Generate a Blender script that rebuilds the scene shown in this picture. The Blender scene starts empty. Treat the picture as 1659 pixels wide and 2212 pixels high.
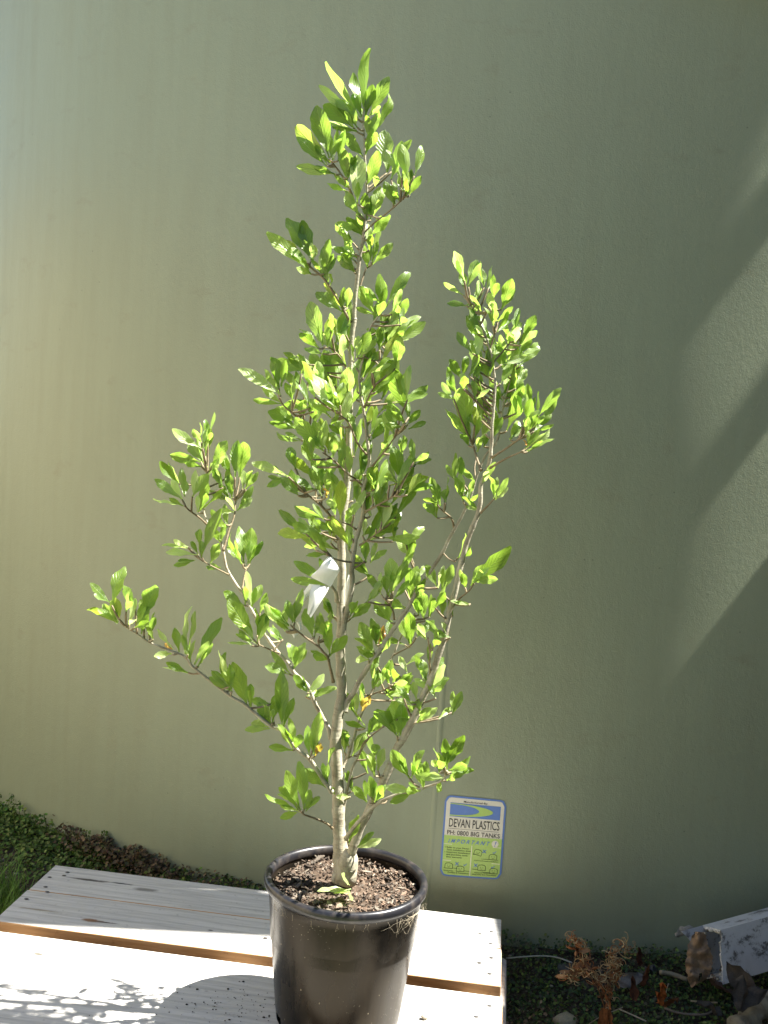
import bpy, math, random
import numpy as np
from mathutils import Vector, Matrix, noise
random.seed(7); rng = np.random.default_rng(7)
R = math.radians
S = bpy.context.scene
COL = S.collection

# ------------------------------------------------------------------ camera
CAM_H = 1.07; FV = 2218.0; PITCH = R(4.1); ROLL = R(3.9)
_cr, _sr, _cp, _sp = math.cos(ROLL), math.sin(ROLL), math.cos(PITCH), math.sin(PITCH)
CR = Vector((_cr, _sr*_sp, _sr*_cp)); CU = Vector((-_sr, _cr*_sp, _cr*_cp)); CF = Vector((0, _cp, -_sp))
cd = bpy.data.cameras.new('camera'); cam = bpy.data.objects.new('camera', cd); COL.objects.link(cam)
cam.matrix_world = Matrix(((CR.x, CU.x, -CF.x, 0), (CR.y, CU.y, -CF.y, 0), (CR.z, CU.z, -CF.z, CAM_H), (0, 0, 0, 1)))
cd.sensor_fit = 'VERTICAL'; cd.sensor_height = 24; cd.lens = 24*FV/2212; cd.clip_start = .05; cd.clip_end = 500
S.camera = cam

# ------------------------------------------------------------------ light
SUN_EL = math.atan(1.51); SUN_SLOPE = .03
w = bpy.data.worlds.new('World'); S.world = w; w.use_nodes = True
wn = w.node_tree.nodes; wn.clear()
sky = wn.new('ShaderNodeTexSky'); sky.sky_type = 'NISHITA'; sky.sun_disc = False
sky.sun_elevation = SUN_EL; sky.sun_rotation = math.pi/2 - math.atan(SUN_SLOPE)
sky.air_density = 1.0; sky.dust_density = .4; sky.ozone_density = 1.6
bg = wn.new('ShaderNodeBackground'); bg.inputs[1].default_value = .060
wo = wn.new('ShaderNodeOutputWorld')
w.node_tree.links.new(sky.outputs[0], bg.inputs[0]); w.node_tree.links.new(bg.outputs[0], wo.inputs[0])
sd = bpy.data.lights.new('sun', 'SUN'); sd.energy = 5.0; sd.angle = R(.55); sd.color = (1, .965, .90)
so = bpy.data.objects.new('sun', sd); COL.objects.link(so)
SDIR = Vector((1, SUN_SLOPE, 1.51)).normalized()
so.rotation_euler = SDIR.to_track_quat('Z', 'Y').to_euler(); so.location = SDIR*10
S.view_settings.view_transform = 'Standard'; S.view_settings.look = 'None'
S.view_settings.gamma = 1; S.view_settings.exposure = 2.27

# ------------------------------------------------------------------ helpers
def ray(x, y):
    u = (x-829.5)/FV; v = -(y-1106)/FV
    return CR*u + CU*v + CF
def at(x, y, Y):                      # point of the photo's pixel (1659 x 2212 grid) at depth Y
    d = ray(x, y); return Vector((0, 0, CAM_H)) + d*(Y/d.y)
def onz(x, y, z):
    d = ray(x, y); return Vector((0, 0, CAM_H)) + d*((z-CAM_H)/d.z)

def setp(o, label=None, cat=None, group=None, kind=None):
    if label: o['label'] = label
    if cat: o['category'] = cat
    if group: o['group'] = group
    if kind: o['kind'] = kind
    return o
def empty(name, loc=(0, 0, 0), rz=0, **k):
    o = bpy.data.objects.new(name, None); COL.objects.link(o); o.location = loc; o.rotation_euler.z = rz
    o.empty_display_size = .05
    return setp(o, **k)

class MB:
    def __init__(s): s.v = []; s.f = []; s.m = []; s.sm = []; s.uv = []; s.c = []
    def add(s, vs, fs, mi=0, smooth=True, uvs=None, col=(1, 1, 1, 1)):
        b = len(s.v); s.v += [tuple(p) for p in vs]
        s.uv += list(uvs) if uvs is not None else [(0, 0)]*len(vs)
        s.c += [col]*len(vs)
        for f in fs: s.f.append([b+i for i in f]); s.m.append(mi); s.sm.append(smooth)
    def box(s, x0, x1, y0, y1, z0, z1, mi=0, bev=0, top_mi=None):
        if bev <= 0:
            vs = [(x, y, z) for z in (z0, z1) for y in (y0, y1) for x in (x0, x1)]
            fs = [(0, 2, 3, 1), (4, 5, 7, 6), (0, 1, 5, 4), (2, 6, 7, 3), (0, 4, 6, 2), (1, 3, 7, 5)]
            s.add(vs, fs, mi, False); return
        b = bev
        rings = []
        def rr(i, z):
            a0, a1, c0, c1 = x0+i, x1-i, y0+i, y1-i
            return [(a0+b, c0, z), (a1-b, c0, z), (a1, c0+b, z), (a1, c1-b, z), (a1-b, c1, z), (a0+b, c1, z), (a0, c1-b, z), (a0, c0+b, z)]
        rings = [rr(b*.8, z0), rr(0, z0+b), rr(0, z1-b), rr(b*.8, z1)]
        vs = sum(rings, []); fs = []
        for k in range(3):
            for i in range(8): fs.append((k*8+i, k*8+(i+1) % 8, (k+1)*8+(i+1) % 8, (k+1)*8+i))
        s.add(vs, fs, mi, False)
        s.add(rings[0], [tuple(range(7, -1, -1))], mi, False)
        s.add(rings[3], [tuple(range(8))], top_mi if top_mi is not None else mi, False)
    def tube(s, pts, rad, n=8, mi=0, cap=True, jit=0, col=(1, 1, 1, 1)):
        P = [Vector(p) for p in pts]; vs = []; fs = []; uv = []
        up = Vector((.13, -.95, .2)).normalized(); L = 0
        for i, p in enumerate(P):
            t = (P[min(i+1, len(P)-1)] - P[max(i-1, 0)])
            if t.length < 1e-9: t = Vector((0, 0, 1))
            t.normalize(); a = up.cross(t)
            if a.length < 1e-3: a = Vector((1, 0, 0)).cross(t)
            a.normalize(); bb = t.cross(a)
            if i: L += (P[i]-P[i-1]).length
            r = rad[i] if hasattr(rad, '__len__') else rad
            for k in range(n):
                th = 2*math.pi*k/n
                rr = r*(1+jit*noise.noise(Vector((p.x*90+k*1.3, p.y*90, p.z*90))))
                vs.append(p + a*math.cos(th)*rr + bb*math.sin(th)*rr); uv.append((k/n, L))
            if i:
                for k in range(n): fs.append(((i-1)*n+k, (i-1)*n+(k+1) % n, i*n+(k+1) % n, i*n+k))
        if cap: fs.append(tuple(range(n-1, -1, -1))); fs.append(tuple((len(P)-1)*n+k for k in range(n)))
        s.add(vs, fs, mi, True, uv, col)
    def build(s, name, mats, parent=None, **k):
        me = bpy.data.meshes.new(name); me.from_pydata(s.v, [], s.f)
        for m in (mats if isinstance(mats, (list, tuple)) else [mats]): me.materials.append(m)
        me.polygons.foreach_set('material_index', s.m); me.polygons.foreach_set('use_smooth', s.sm)
        uvl = me.uv_layers.new(name='UVMap'); li = np.empty(len(me.loops), dtype=np.int32); me.loops.foreach_get('vertex_index', li)
        uvl.data.foreach_set('uv', np.array(s.uv, dtype=np.float32)[li].ravel())
        ca = me.color_attributes.new('tint', 'FLOAT_COLOR', 'POINT'); ca.data.foreach_set('color', np.array(s.c, dtype=np.float32).ravel())
        me.update()
        o = bpy.data.objects.new(name, me); COL.objects.link(o)
        if parent: o.parent = parent
        return setp(o, **k)

def smooth_path(pts, k=4):            # Catmull-Rom through lists of numbers
    P = [np.array(p, float) for p in pts]; out = []
    if len(P) < 3: 
        return [P[0]+(P[-1]-P[0])*i/k for i in range(k+1)]
    for i in range(len(P)-1):
        a, b, c, d = P[max(i-1, 0)], P[i], P[i+1], P[min(i+2, len(P)-1)]
        for j in range(k):
            t = j/k
            out.append(.5*((2*b)+(c-a)*t+(2*a-5*b+4*c-d)*t*t+(3*b-a-3*c+d)*t**3))
    out.append(P[-1]); return out

# ---- tiny node language
class NT:
    def __init__(s, name):
        s.m = bpy.data.materials.new(name); s.m.use_nodes = True; s.t = s.m.node_tree; s.t.nodes.clear()
        s.out = s.t.nodes.new('ShaderNodeOutputMaterial')
    def n(s, typ, props=None, **ins):
        nd = s.t.nodes.new(typ)
        for k, v in (props or {}).items(): setattr(nd, k, v)
        for k, v in ins.items(): s.i(nd, k.replace('_', ' '), v)
        return nd
    def i(s, nd, key, v):
        sock = nd.inputs[int(key)] if key.strip().isdigit() else nd.inputs[key]
        if isinstance(v, bpy.types.NodeSocket): s.t.links.new(v, sock)
        elif isinstance(v, bpy.types.Node): s.t.links.new(v.outputs[0], sock)
        else: sock.default_value = v
    def math(s, op, a, b=0.0, c=0.0, clamp=False):
        nd = s.t.nodes.new('ShaderNodeMath'); nd.operation = op; nd.use_clamp = clamp
        for k, v in ((0, a), (1, b), (2, c)): s.i(nd, str(k), v)
        return nd.outputs[0]
    def mix(s, f, a, b, mode='MIX'):
        nd = s.t.nodes.new('ShaderNodeMix'); nd.data_type = 'RGBA'; nd.blend_type = mode
        for k, v in ((0, f), (6, a), (7, b)):
            if isinstance(v, (tuple, list)) and len(v) == 3: v = (*v, 1)
            s.i(nd, str(k), v)
        return nd.outputs[2]
    def ramp(s, f, stops, interp='LINEAR'):
        nd = s.t.nodes.new('ShaderNodeValToRGB'); nd.color_ramp.interpolation = interp
        e = nd.color_ramp.elements
        while len(e) < len(stops): e.new(.5)
        for el, (p, c) in zip(e, stops):
            el.position = p; el.color = (*c, 1) if hasattr(c, '__len__') else (c, c, c, 1)
        s.i(nd, '0', f); return nd.outputs[0]
    def obj(s, scale=(1, 1, 1), loc=(0, 0, 0)):
        tc = s.t.nodes.new('ShaderNodeTexCoord'); mp = s.t.nodes.new('ShaderNodeMapping')
        s.t.links.new(tc.outputs['Object'], mp.inputs[0]); mp.inputs['Scale'].default_value = scale; mp.inputs['Location'].default_value = loc
        return mp.outputs[0]
    def noise(s, vec, scale, detail=4, rough=.55, dist=0):
        nd = s.n('ShaderNodeTexNoise', None, Scale=scale, Detail=detail, Roughness=rough, Distortion=dist); s.i(nd, 'Vector', vec); return nd.outputs[0]
    def vor(s, vec, scale, feature='F1', out=0, rand=1.0):
        nd = s.n('ShaderNodeTexVoronoi', {'feature': feature}, Scale=scale, Randomness=rand); s.i(nd, 'Vector', vec); return nd.outputs[out]
    def bump(s, h, strength=.3, dist=.01, normal=None):
        nd = s.n('ShaderNodeBump', None, Strength=strength, Distance=dist, Height=h)
        if normal: s.i(nd, 'Normal', normal)
        return nd.outputs[0]
    def pbsdf(s, color, rough=.5, spec=.5, normal=None, **k):
        if isinstance(color, (tuple, list)) and len(color) == 3: color = (*color, 1)
        nd = s.n('ShaderNodeBsdfPrincipled'); s.i(nd, 'Base Color', color); s.i(nd, 'Roughness', rough); s.i(nd, 'Specular IOR Level', spec)
        if normal: s.i(nd, 'Normal', normal)
        for a, v in k.items(): s.i(nd, a.replace('_', ' '), v)
        return nd.outputs[0]
    def done(s, sh): s.t.links.new(sh, s.out.inputs[0]); return s.m

def plain(name, color, rough=.6, spec=.4, var=.25, scale=60, bump=.2, bd=.002):
    t = NT(name); v = t.obj(); nz = t.noise(v, scale)
    c = t.mix(nz, tuple(x*(1-var) for x in color), tuple(min(1, x*(1+var)) for x in color))
    return t.done(t.pbsdf(c, rough, spec, t.bump(t.noise(v, scale*3), bump, bd)))

# ---- materials
def mat_tank():
    t = NT('green_polyethylene'); v = t.obj()
    broad = t.noise(t.obj((1, 1, .35)), 2.2, 3, .5)
    streak = t.noise(t.obj((9, 9, .9)), 3.0, 4, .6)
    c = t.mix(broad, (.238, .270, .180), (.272, .306, .208))
    c = t.mix(t.ramp(streak, [(.4, 0), (.8, .25)]), c, (.20, .205, .13))
    speck = t.ramp(t.vor(v, 26), [(.03, 1), (.055, 0)])
    big = t.ramp(t.noise(v, 5, 2), [(.52, 0), (.6, 1)])
    c = t.mix(t.math('MULTIPLY', t.math('MULTIPLY', speck, big), .55), c, (.08, .08, .05))
    smud = t.ramp(t.noise(t.obj((1, 1, 2)), 7, 5, .7), [(.60, 0), (.78, .5)])
    c = t.mix(smud, c, (.2, .19, .12))
    # scuffs
    fine = t.noise(v, 330, 3, .7); mid = t.noise(t.obj((1, 1, .6)), 110, 2, .5)
    h = t.math('ADD', fine, t.math('MULTIPLY', mid, .8))
    vein = t.noise(t.obj((40, 40, 1.2)), 3, 2)
    n1 = t.bump(h, .34, .0018); n2 = t.bump(vein, .02, .002, n1)
    return t.done(t.pbsdf(c, t.math('MULTIPLY_ADD', streak, .15, .33), .32, n2))
def mat_leaf():
    t = NT('leaf_green')
    uv = t.n('ShaderNodeUVMap', {'uv_map': 'UVMap'}).outputs[0]
    sx = t.n('ShaderNodeSeparateXYZ', None, Vector=uv); u, vv = sx.outputs[0], sx.outputs[1]
    au = t.math('ABSOLUTE', t.math('SUBTRACT', u, .5))                # 0 midrib .. .5 edge
    mid = t.math('SUBTRACT', 1.0, t.math('MULTIPLY', au, 22), clamp=True)
    # side veins sweep forward from the midrib
    ph = t.math('SUBTRACT', t.math('MULTIPLY', vv, 8.0), t.math('MULTIPLY', au, 5.0))
    fr = t.math('ABSOLUTE', t.math('SUBTRACT', t.math('FRACT', ph), .5))
    side = t.math('SUBTRACT', 1.0, t.math('MULTIPLY', fr, 7.0), clamp=True)
    edge = t.math('MULTIPLY', t.math('SUBTRACT', au, .44), 14, clamp=True)
    isl = t.n('ShaderNodeNewGeometry').outputs['Random Per Island']
    att = t.n('ShaderNodeVertexColor', {'layer_name': 'tint'}).outputs[0]
    base = t.ramp(isl, [(0, (.11, .18, .024)), (.5, (.175, .27, .04)), (1, (.27, .37, .08))])
    mott = t.noise(t.obj(), 70, 3)
    base = t.mix(t.math('MULTIPLY', mott, .35), base, (.12, .2, .03))
    base = t.mix(t.math('MULTIPLY', side, .25), base, (.16, .24, .06))
    base = t.mix(t.math('MULTIPLY', mid, .7), base, (.26, .34, .12))
    base = t.mix(t.math('MULTIPLY', edge, .5), base, (.3, .36, .14))
    base = t.mix(1.0, base, att, 'MULTIPLY')
    tr = t.ramp(isl, [(0, (.33, .55, .04)), (1, (.54, .80, .13))])
    tr = t.mix(t.math('MULTIPLY', side, .35), tr, (.2, .38, .02))
    tr = t.mix(.6, tr, att, 'MULTIPLY')
    h = t.math('ADD', t.math('MULTIPLY', mott, .5), t.math('MULTIPLY', side, -.7))
    nb = t.bump(t.math('SUBTRACT', h, mid), .5, .0012)
    p = t.pbsdf(base, .38, .75, nb)
    tl = t.n('ShaderNodeBsdfTranslucent', None, Color=tr); t.i(tl, 'Normal', nb)
    mx = t.n('ShaderNodeMixShader'); t.i(mx, '0', .5); t.i(mx, '1', p); t.i(mx, '2', tl.outputs[0])
    return t.done(mx.outputs[0])
def mat_bark():
    t = NT('bark'); v = t.obj(); a = t.noise(t.obj((1, 1, .5)), 60, 5, .6); b = t.noise(t.obj((.6, .6, 3)), 70, 3)
    att = t.n('ShaderNodeVertexColor', {'layer_name': 'tint'}).outputs[0]
    c = t.ramp(a, [(.25, (.20, .17, .115)), (.5, (.34, .31, .225)), (.75, (.46, .43, .33))])
    c = t.mix(t.ramp(b, [(.55, 0), (.7, .5)]), c, (.16, .12, .08))
    spots = t.ramp(t.vor(v, 190), [(.12, 1), (.22, 0)])
    c = t.mix(t.math('MULTIPLY', spots, .4), c, (.45, .42, .34))
    c = t.mix(1.0, c, att, 'MULTIPLY')
    return t.done(t.pbsdf(c, .75, .3, t.bump(t.math('ADD', a, t.math('MULTIPLY', b, .5)), .6, .003)))
def mat_pot():
    t = NT('black_plastic'); v = t.obj()
    st = t.noise(t.obj((1, 1, .06)), 28, 4, .6)
    cloud = t.noise(v, 9, 4, .6)
    dustm = t.math('MULTIPLY', t.ramp(st, [(.42, 0), (.7, .75)]), t.ramp(cloud, [(.35, .15), (.65, 1)]))
    c = t.mix(dustm, (.005, .0045, .004), (.030, .022, .013))
    sp = t.ramp(t.vor(v, 190), [(.07, 1), (.16, 0)])
    sp2 = t.ramp(t.noise(v, 9, 5, .7), [(.54, 0), (.64, .8)])
    c = t.mix(t.math('MULTIPLY', sp, sp2), c, (.5, .45, .36))
    sp3 = t.ramp(t.vor(t.obj((1, 1, .45)), 75), [(.03, 1), (.06, 0)])
    c = t.mix(t.math('MULTIPLY', sp3, .8), c, (.4, .34, .24))
    r = t.math('MULTIPLY_ADD', cloud, .2, .16)
    return t.done(t.pbsdf(c, t.math('ADD', r, t.math('MULTIPLY', dustm, .2)), .27, t.bump(t.noise(t.obj((1, 1, .15)), 90, 3), .12, .001), Specular_Tint=(1, .86, .68, 1)))
def mat_wood(name, c0, c1, c2, knots=(), stain=.3):
    t = NT(name)
    g = t.noise(t.obj((2.2, 34, 34)), 3.2, 6, .65, .6)
    g2 = t.noise(t.obj((1.0, 16, 16)), 4.0, 3, .5, 1.2)
    ring = t.n('ShaderNodeTexWave', {'wave_type': 'BANDS', 'bands_direction': 'Y'}, Scale=14.0, Distortion=5.0, Detail=2.0, Detail_Scale=.6)
    t.i(ring, 'Vector', t.obj((.35, 1, 1)))
    c = t.ramp(g, [(.28, c0), (.5, c1), (.72, c2)])
    c = t.mix(t.math('MULTIPLY', t.ramp(ring.outputs[0], [(0, 1), (.3, 0)]), .22), c, tuple(x*.55 for x in c0))
    c = t.mix(t.ramp(g2, [(.55, 0), (.8, stain)]), c, tuple(x*.6 for x in c0))
    c = t.mix(t.ramp(t.noise(t.obj(), 90, 4), [(.62, 0), (.74, .5)]), c, tuple(x*.5 for x in c0))
    tc = t.n('ShaderNodeTexCoord').outputs['Object']
    sx = t.n('ShaderNodeSeparateXYZ', None, Vector=tc)
    wob = t.math('MULTIPLY', t.math('SUBTRACT', t.noise(t.obj(), 40, 3), .5), 1.1)
    for kx, ky, rx, ry, kc in knots:
        dx = t.math('DIVIDE', t.math('SUBTRACT', sx.outputs[0], kx), rx); dy = t.math('DIVIDE', t.math('SUBTRACT', sx.outputs[1], ky), ry)
        d = t.math('ADD', t.math('SQRT', t.math('ADD', t.math('MULTIPLY', dx, dx), t.math('MULTIPLY', dy, dy))), wob)
        c = t.mix(t.ramp(d, [(.45, .95), (1.0, 0)]), c, kc)
    h = t.math('ADD', g, t.math('MULTIPLY', ring.outputs[0], .4))
    return t.done(t.pbsdf(c, .78, .25, t.bump(h, .55, .0022)))
def mat_vcol(name, rough=.8, spec=.2, bump=.4, sc=300, transl=0):
    t = NT(name); att = t.n('ShaderNodeVertexColor', {'layer_name': 'tint'}).outputs[0]
    isl = t.n('ShaderNodeNewGeometry').outputs['Random Per Island']; nz = t.noise(t.obj(), sc, 3)
    k = t.math('MULTIPLY', t.math('MULTIPLY_ADD', isl, .8, .6), t.math('MULTIPLY_ADD', nz, .8, .6))
    kk = t.n('ShaderNodeCombineColor'); [t.i(kk, str(i), k) for i in range(3)]
    c = t.mix(1.0, att, kk.outputs[0], 'MULTIPLY')
    p = t.pbsdf(c, rough, spec, t.bump(nz, bump, .002))
    if transl:
        tl = t.n('ShaderNodeBsdfTranslucent', None, Color=c); mx = t.n('ShaderNodeMixShader'); t.i(mx, '0', transl); t.i(mx, '1', p); t.i(mx, '2', tl.outputs[0]); p = mx.outputs[0]
    return t.done(p)
def mat_ground():
    t = NT('soil_and_gravel'); v = t.obj(); a = t.noise(v, 6, 6, .6); b = t.noise(v, 70, 4, .6)
    soil = t.ramp(b, [(.3, (.018, .014, .009)), (.55, (.05, .038, .024)), (.8, (.12, .10, .075))])
    grav = t.ramp(t.vor(v, 45, out=0), [(.05, (.42, .36, .26)), (.5, (.30, .25, .17))])
    sy = t.n('ShaderNodeSeparateXYZ', None, Vector=t.n('ShaderNodeTexCoord').outputs['Object'])
    e = t.math('ADD', sy.outputs[1], t.math('MULTIPLY', a, .3))
    mask = t.ramp(t.math('MULTIPLY', e, .5), [(.62, 1), (.72, 0)])
    lawn = t.ramp(b, [(.3, (.035, .06, .015)), (.7, (.09, .13, .035))])
    left = t.ramp(t.math('MULTIPLY_ADD', sy.outputs[0], .25, .5), [(.27, 1), (.36, 0)])
    c = t.mix(mask, soil, t.mix(left, lawn, grav))
    return t.done(t.pbsdf(c, .9, .2, t.bump(b, .8, .01)))
def mat_soil():
    t = NT('potting_soil'); v = t.obj(); b = t.noise(v, 120, 5, .65)
    c = t.ramp(b, [(.3, (.03, .02, .014)), (.55, (.10, .07, .048)), (.8, (.24, .18, .13))])
    return t.done(t.pbsdf(c, .9, .2, t.bump(b, .9, .006)))
def mat_paint():
    t = NT('weathered_white_paint'); v = t.obj()
    a = t.noise(v, 16, 6, .7); b = t.noise(v, 60, 5, .7)
    c = t.mix(t.ramp(a, [(.4, 0), (.7, .5)]), (.52, .54, .57), (.33, .35, .37))
    blot = t.math('MULTIPLY', t.ramp(a, [(.50, 0), (.56, 1)]), t.ramp(b, [(.44, 0), (.54, 1)]))
    c = t.mix(t.math('MULTIPLY', blot, .85), c, (.05, .045, .04))
    c = t.mix(t.ramp(t.vor(v, 90), [(.05, .7), (.1, 0)]), c, (.08, .07, .05))
    return t.done(t.pbsdf(c, .5, .4, t.bump(t.math('ADD', a, b), .3, .003)))
M_tank = mat_tank(); M_leaf = mat_leaf(); M_bark = mat_bark(); M_pot = mat_pot()
M_gc = mat_vcol('ground_cover_leaf', .6, .35, .2, 200, .25)
M_dry = mat_vcol('dry_plant', .75, .25, .6, 250, .2)
M_chip = mat_vcol('bark_chip', .85, .2, .6, 400)
M_ground = mat_ground(); M_soil = mat_soil(); M_paint = mat_paint()
GREY = ((.40, .385, .35), (.54, .52, .48), (.62, .60, .56))

# ------------------------------------------------------------------ ground
PT = .10                                # height of the pallet top
TCX, TCY, TR = .55, 4.43, 2.30          # tank axis and radius
def tank_y(x): return TCY - math.sqrt(max(TR*TR-(x-TCX)**2, 0))
def gz(x, y):
    d = max(0, math.hypot(x-TCX, y-TCY)-TR)
    n_ = noise.noise(Vector((x*4, y*4, 0)))*.008 + noise.noise(Vector((x*15, y*15, 3)))*.008 + noise.noise(Vector((x*45, y*45, 3)))*.004
    return (n_ if abs(x) < 3 and -1 < y < 5 else n_*.5) - .01 + .012*math.exp(-d/.08)
def grid_axis(a, b, st, far):
    core = np.arange(a, b, st); lo = a - np.geomspace(st*2, far, 22)[::-1]; hi = core[-1] + np.geomspace(st*2, far, 22)
    return np.concatenate([lo, core, hi])
gx = grid_axis(-1.6, 1.8, .018, 80); gy = grid_axis(1.2, 3.2, .018, 80)
mb = MB(); nx = len(gx)
mb.add([(x, y, gz(x, y)) for y in gy for x in gx], [(j*nx+i, j*nx+i+1, (j+1)*nx+i+1, (j+1)*nx+i) for j in range(len(gy)-1) for i in range(nx-1)])
mb.build('ground', M_ground, kind='structure', label='dark damp soil and gravel yard around the tank')

# ------------------------------------------------------------------ water tank
tank = empty('water_tank', (TCX, TCY, 0), label='large round sage green plastic water tank standing behind the potted tree', cat='water tank')
mb = MB(); NS = 220; zs = list(np.linspace(-.03, 2.28, 24)); prof = [(TR, z) for z in zs] + [(TR-.02, 2.32), (TR-.08, 2.35), (TR-.5, 2.5), (TR-1.2, 2.68), (.35, 2.8), (.34, 2.9), (.0, 2.92)]
vs = []
for r, z in prof:
    for k in range(NS):
        a = 2*math.pi*k/NS; wob = .0035*noise.noise(Vector((math.cos(a)*4, math.sin(a)*4, z*2.2))) + .002*noise.noise(Vector((math.cos(a)*14, math.sin(a)*14, z*6)))
        vs.append(((r+wob)*math.cos(a), (r+wob)*math.sin(a), z))
mb.add(vs, [(i*NS+k, i*NS+(k+1) % NS, (i+1)*NS+(k+1) % NS, (i+1)*NS+k) for i in range(len(prof)-1) for k in range(NS)])
mb.build('tank_wall', M_tank, tank)
def tsurf(px, py):                      # photo point on the tank wall -> (world x, z)
    d = ray(px, py); a = d.x**2+d.y**2; b = -2*(d.x*TCX+d.y*TCY); c = TCX**2+TCY**2-TR*TR
    t = (-b-math.sqrt(b*b-4*a*c))/(2*a); p = d*t; return p.x, p.z+CAM_H
def wrap(arc, z, off):                  # arc length from the tank's front line, local coordinates of the tank
    a = arc/TR; r = TR+off; return (r*math.sin(a), -r*math.cos(a), z)
def arc_of(x): return TR*math.asin((x-TCX)/TR)
# mould seam: a shallow ridge left of the sticker
sx0, sz0 = tsurf(941, 1700); sa = arc_of(sx0); mb = MB(); vs = []
for i in range(60):
    z = .7*i/59
    for da, of in ((-.006, -.0015), (-.002, .0002), (.002, .0002), (.006, -.0015)): vs.append(wrap(sa+da, z, of+.0006))
mb.add(vs, [(i*4+k, i*4+k+1, i*4+k+5, i*4+k+4) for i in range(59) for k in range(3)])
mb.build('mould_seam', M_tank, tank)
# --- sticker
def lin(r, g, b): return tuple(((c/255+.055)/1.055)**2.4 if c > 10 else c/255/12.92 for c in (r, g, b))
def flat(name, col, rough=.5, var=.12):
    t = NT(name); v = t.obj(); nz = t.noise(v, 160, 4, .7); sp = t.ramp(t.vor(v, 240), [(.05, 1), (.12, 0)])
    c = t.mix(nz, tuple(x*(1-var) for x in col), tuple(min(1, x*(1+var)) for x in col))
    c = t.mix(t.math('MULTIPLY', t.math('MULTIPLY', sp, t.ramp(t.noise(v, 30), [(.5, 0), (.65, 1)])), .5), c, (.2, .15, .08))
    return t.done(t.pbsdf(c, rough, .4))
K_blue = flat('sticker_blue', (.10, .19, .47)); K_white = flat('sticker_white', (.62, .60, .50)); K_green = flat('sticker_green', (.36, .52, .13))
K_black = flat('sticker_black', (.02, .02, .018)); K_ink = flat('sticker_dark_green_ink', (.05, .09, .02)); K_ghost = flat('sticker_pale_line', (.6, .64, .42))
c4 = [tsurf(*p) for p in ((962, 1716.5), (1094.5, 1729), (1082, 1900), (949.5, 1891))]
c4 = [(arc_of(x), z) for x, z in c4]
def stk(u, v, off):                     # sticker coordinates, u right 0..1, v down 0..1
    a = [(1-u)*(1-v), u*(1-v), u*v, (1-u)*v]
    return wrap(sum(k*c[0] for k, c in zip(a, c4)), sum(k*c[1] for k, c in zip(a, c4)), off)
sticker_anchor = None
def rrect(u0, u1, v0, v1, r, asp=.745):
    ru, rv = r, r*asp; pts = []
    for cx_, cy_, a0 in ((u1-ru, v0+rv, -90), (u1-ru, v1-rv, 0), (u0+ru, v1-rv, 90), (u0+ru, v0+rv, 180)):
        for k in range(7): a = R(a0+15*k); pts.append((cx_+ru*math.cos(a), cy_+rv*math.sin(a)))
    return pts
def poly_strip(pts_uv, off, mb, nsub=24):
    # convex polygon cut in vertical strips so it follows the curve of the wall
    us = [p[0] for p in pts_uv]; u0, u1 = min(us), max(us); cols = []
    n = len(pts_uv)
    for i in range(nsub+1):
        u = u0+(u1-u0)*i/nsub; u = min(max(u, u0+1e-5), u1-1e-5); hits = []
        for k in range(n):
            a, b = pts_uv[k], pts_uv[(k+1) % n]
            if (a[0]-u)*(b[0]-u) < 0: hits.append(a[1]+(b[1]-a[1])*(u-a[0])/(b[0]-a[0]))
        if not hits: hits = [p[1] for p in pts_uv if abs(p[0]-u) < (u1-u0)*.02]
        cols.append((u, min(hits), max(hits)))
    vs = []
    for u, va, vb in cols: vs += [stk(u, va, off), stk(u, vb, off)]
    mb.add(vs, [(2*i, 2*i+1, 2*i+3, 2*i+2) for i in range(nsub)], 0, False)
def stroke(pts, wd, off, mb, asp=.745):
    for (a, b) in zip(pts[:-1], pts[1:]):
        du, dv = (b[0]-a[0]), (b[1]-a[1])/asp; L = math.hypot(du, dv)
        if L < 1e-6: continue
        nu, nv = -dv/L*wd/2, du/L*wd/2*asp
        ex, ey = du/L*wd*.35, dv/L*wd*.35*asp
        mb.add([stk(a[0]-ex+nu, a[1]-ey+nv, off), stk(a[0]-ex-nu, a[1]-ey-nv, off), stk(b[0]+ex-nu, b[1]+ey-nv, off), stk(b[0]+ex+nu, b[1]+ey+nv, off)], [(0, 1, 2, 3)], 0, False)
mb = MB(); poly_strip(rrect(0, 1, 0, 1, .10), .0006, mb)
stick = mb.build('sticker', K_blue, tank, label='white and green maker sticker with blue border')
mb = MB(); poly_strip(rrect(.03, .97, .022, .978, .08), .0011, mb); mb.build('sticker_face', K_white, stick)
mb = MB(); g = [p for p in rrect(.03, .97, .022, .978, .08) if p[1] > .5]
poly_strip([(.03, .49), (.97, .49)] + g, .0016, mb); mb.build('green_panel', K_green, stick)
mb = MB(); poly_strip([(.095, .084), (.915, .084), (.915, .255), (.095, .255)], .0016, mb); mb.build('logo', K_blue, stick)
mb = MB()                               # green swoosh: two arcs meeting at the right
N = 26; top_o = []; bot_o = []; vs = []
def swo(t, tip, h0, h1): return tip
def arcpt(a, tip, cy_, hh): return (.095+(tip-.095)*math.cos(a)**.8 if math.cos(a) > 0 else .095, cy_+hh*math.sin(a))
for i in range(N+1):
    a = math.pi/2 - math.pi*i/N; c_ = max(math.cos(a), 0)
    o = (.095+.70*c_**.85, .168-.078*math.sin(a)); q = (.095+.475*c_**.85, .166-.066*math.sin(a))
    vs += [stk(o[0], o[1], .0021), stk(q[0], q[1], .0021)]
mb.add(vs, [(2*i, 2*i+1, 2*i+3, 2*i+2) for i in range(N)], 0, False); mb.build('logo_swoosh', K_green, stick)
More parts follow.
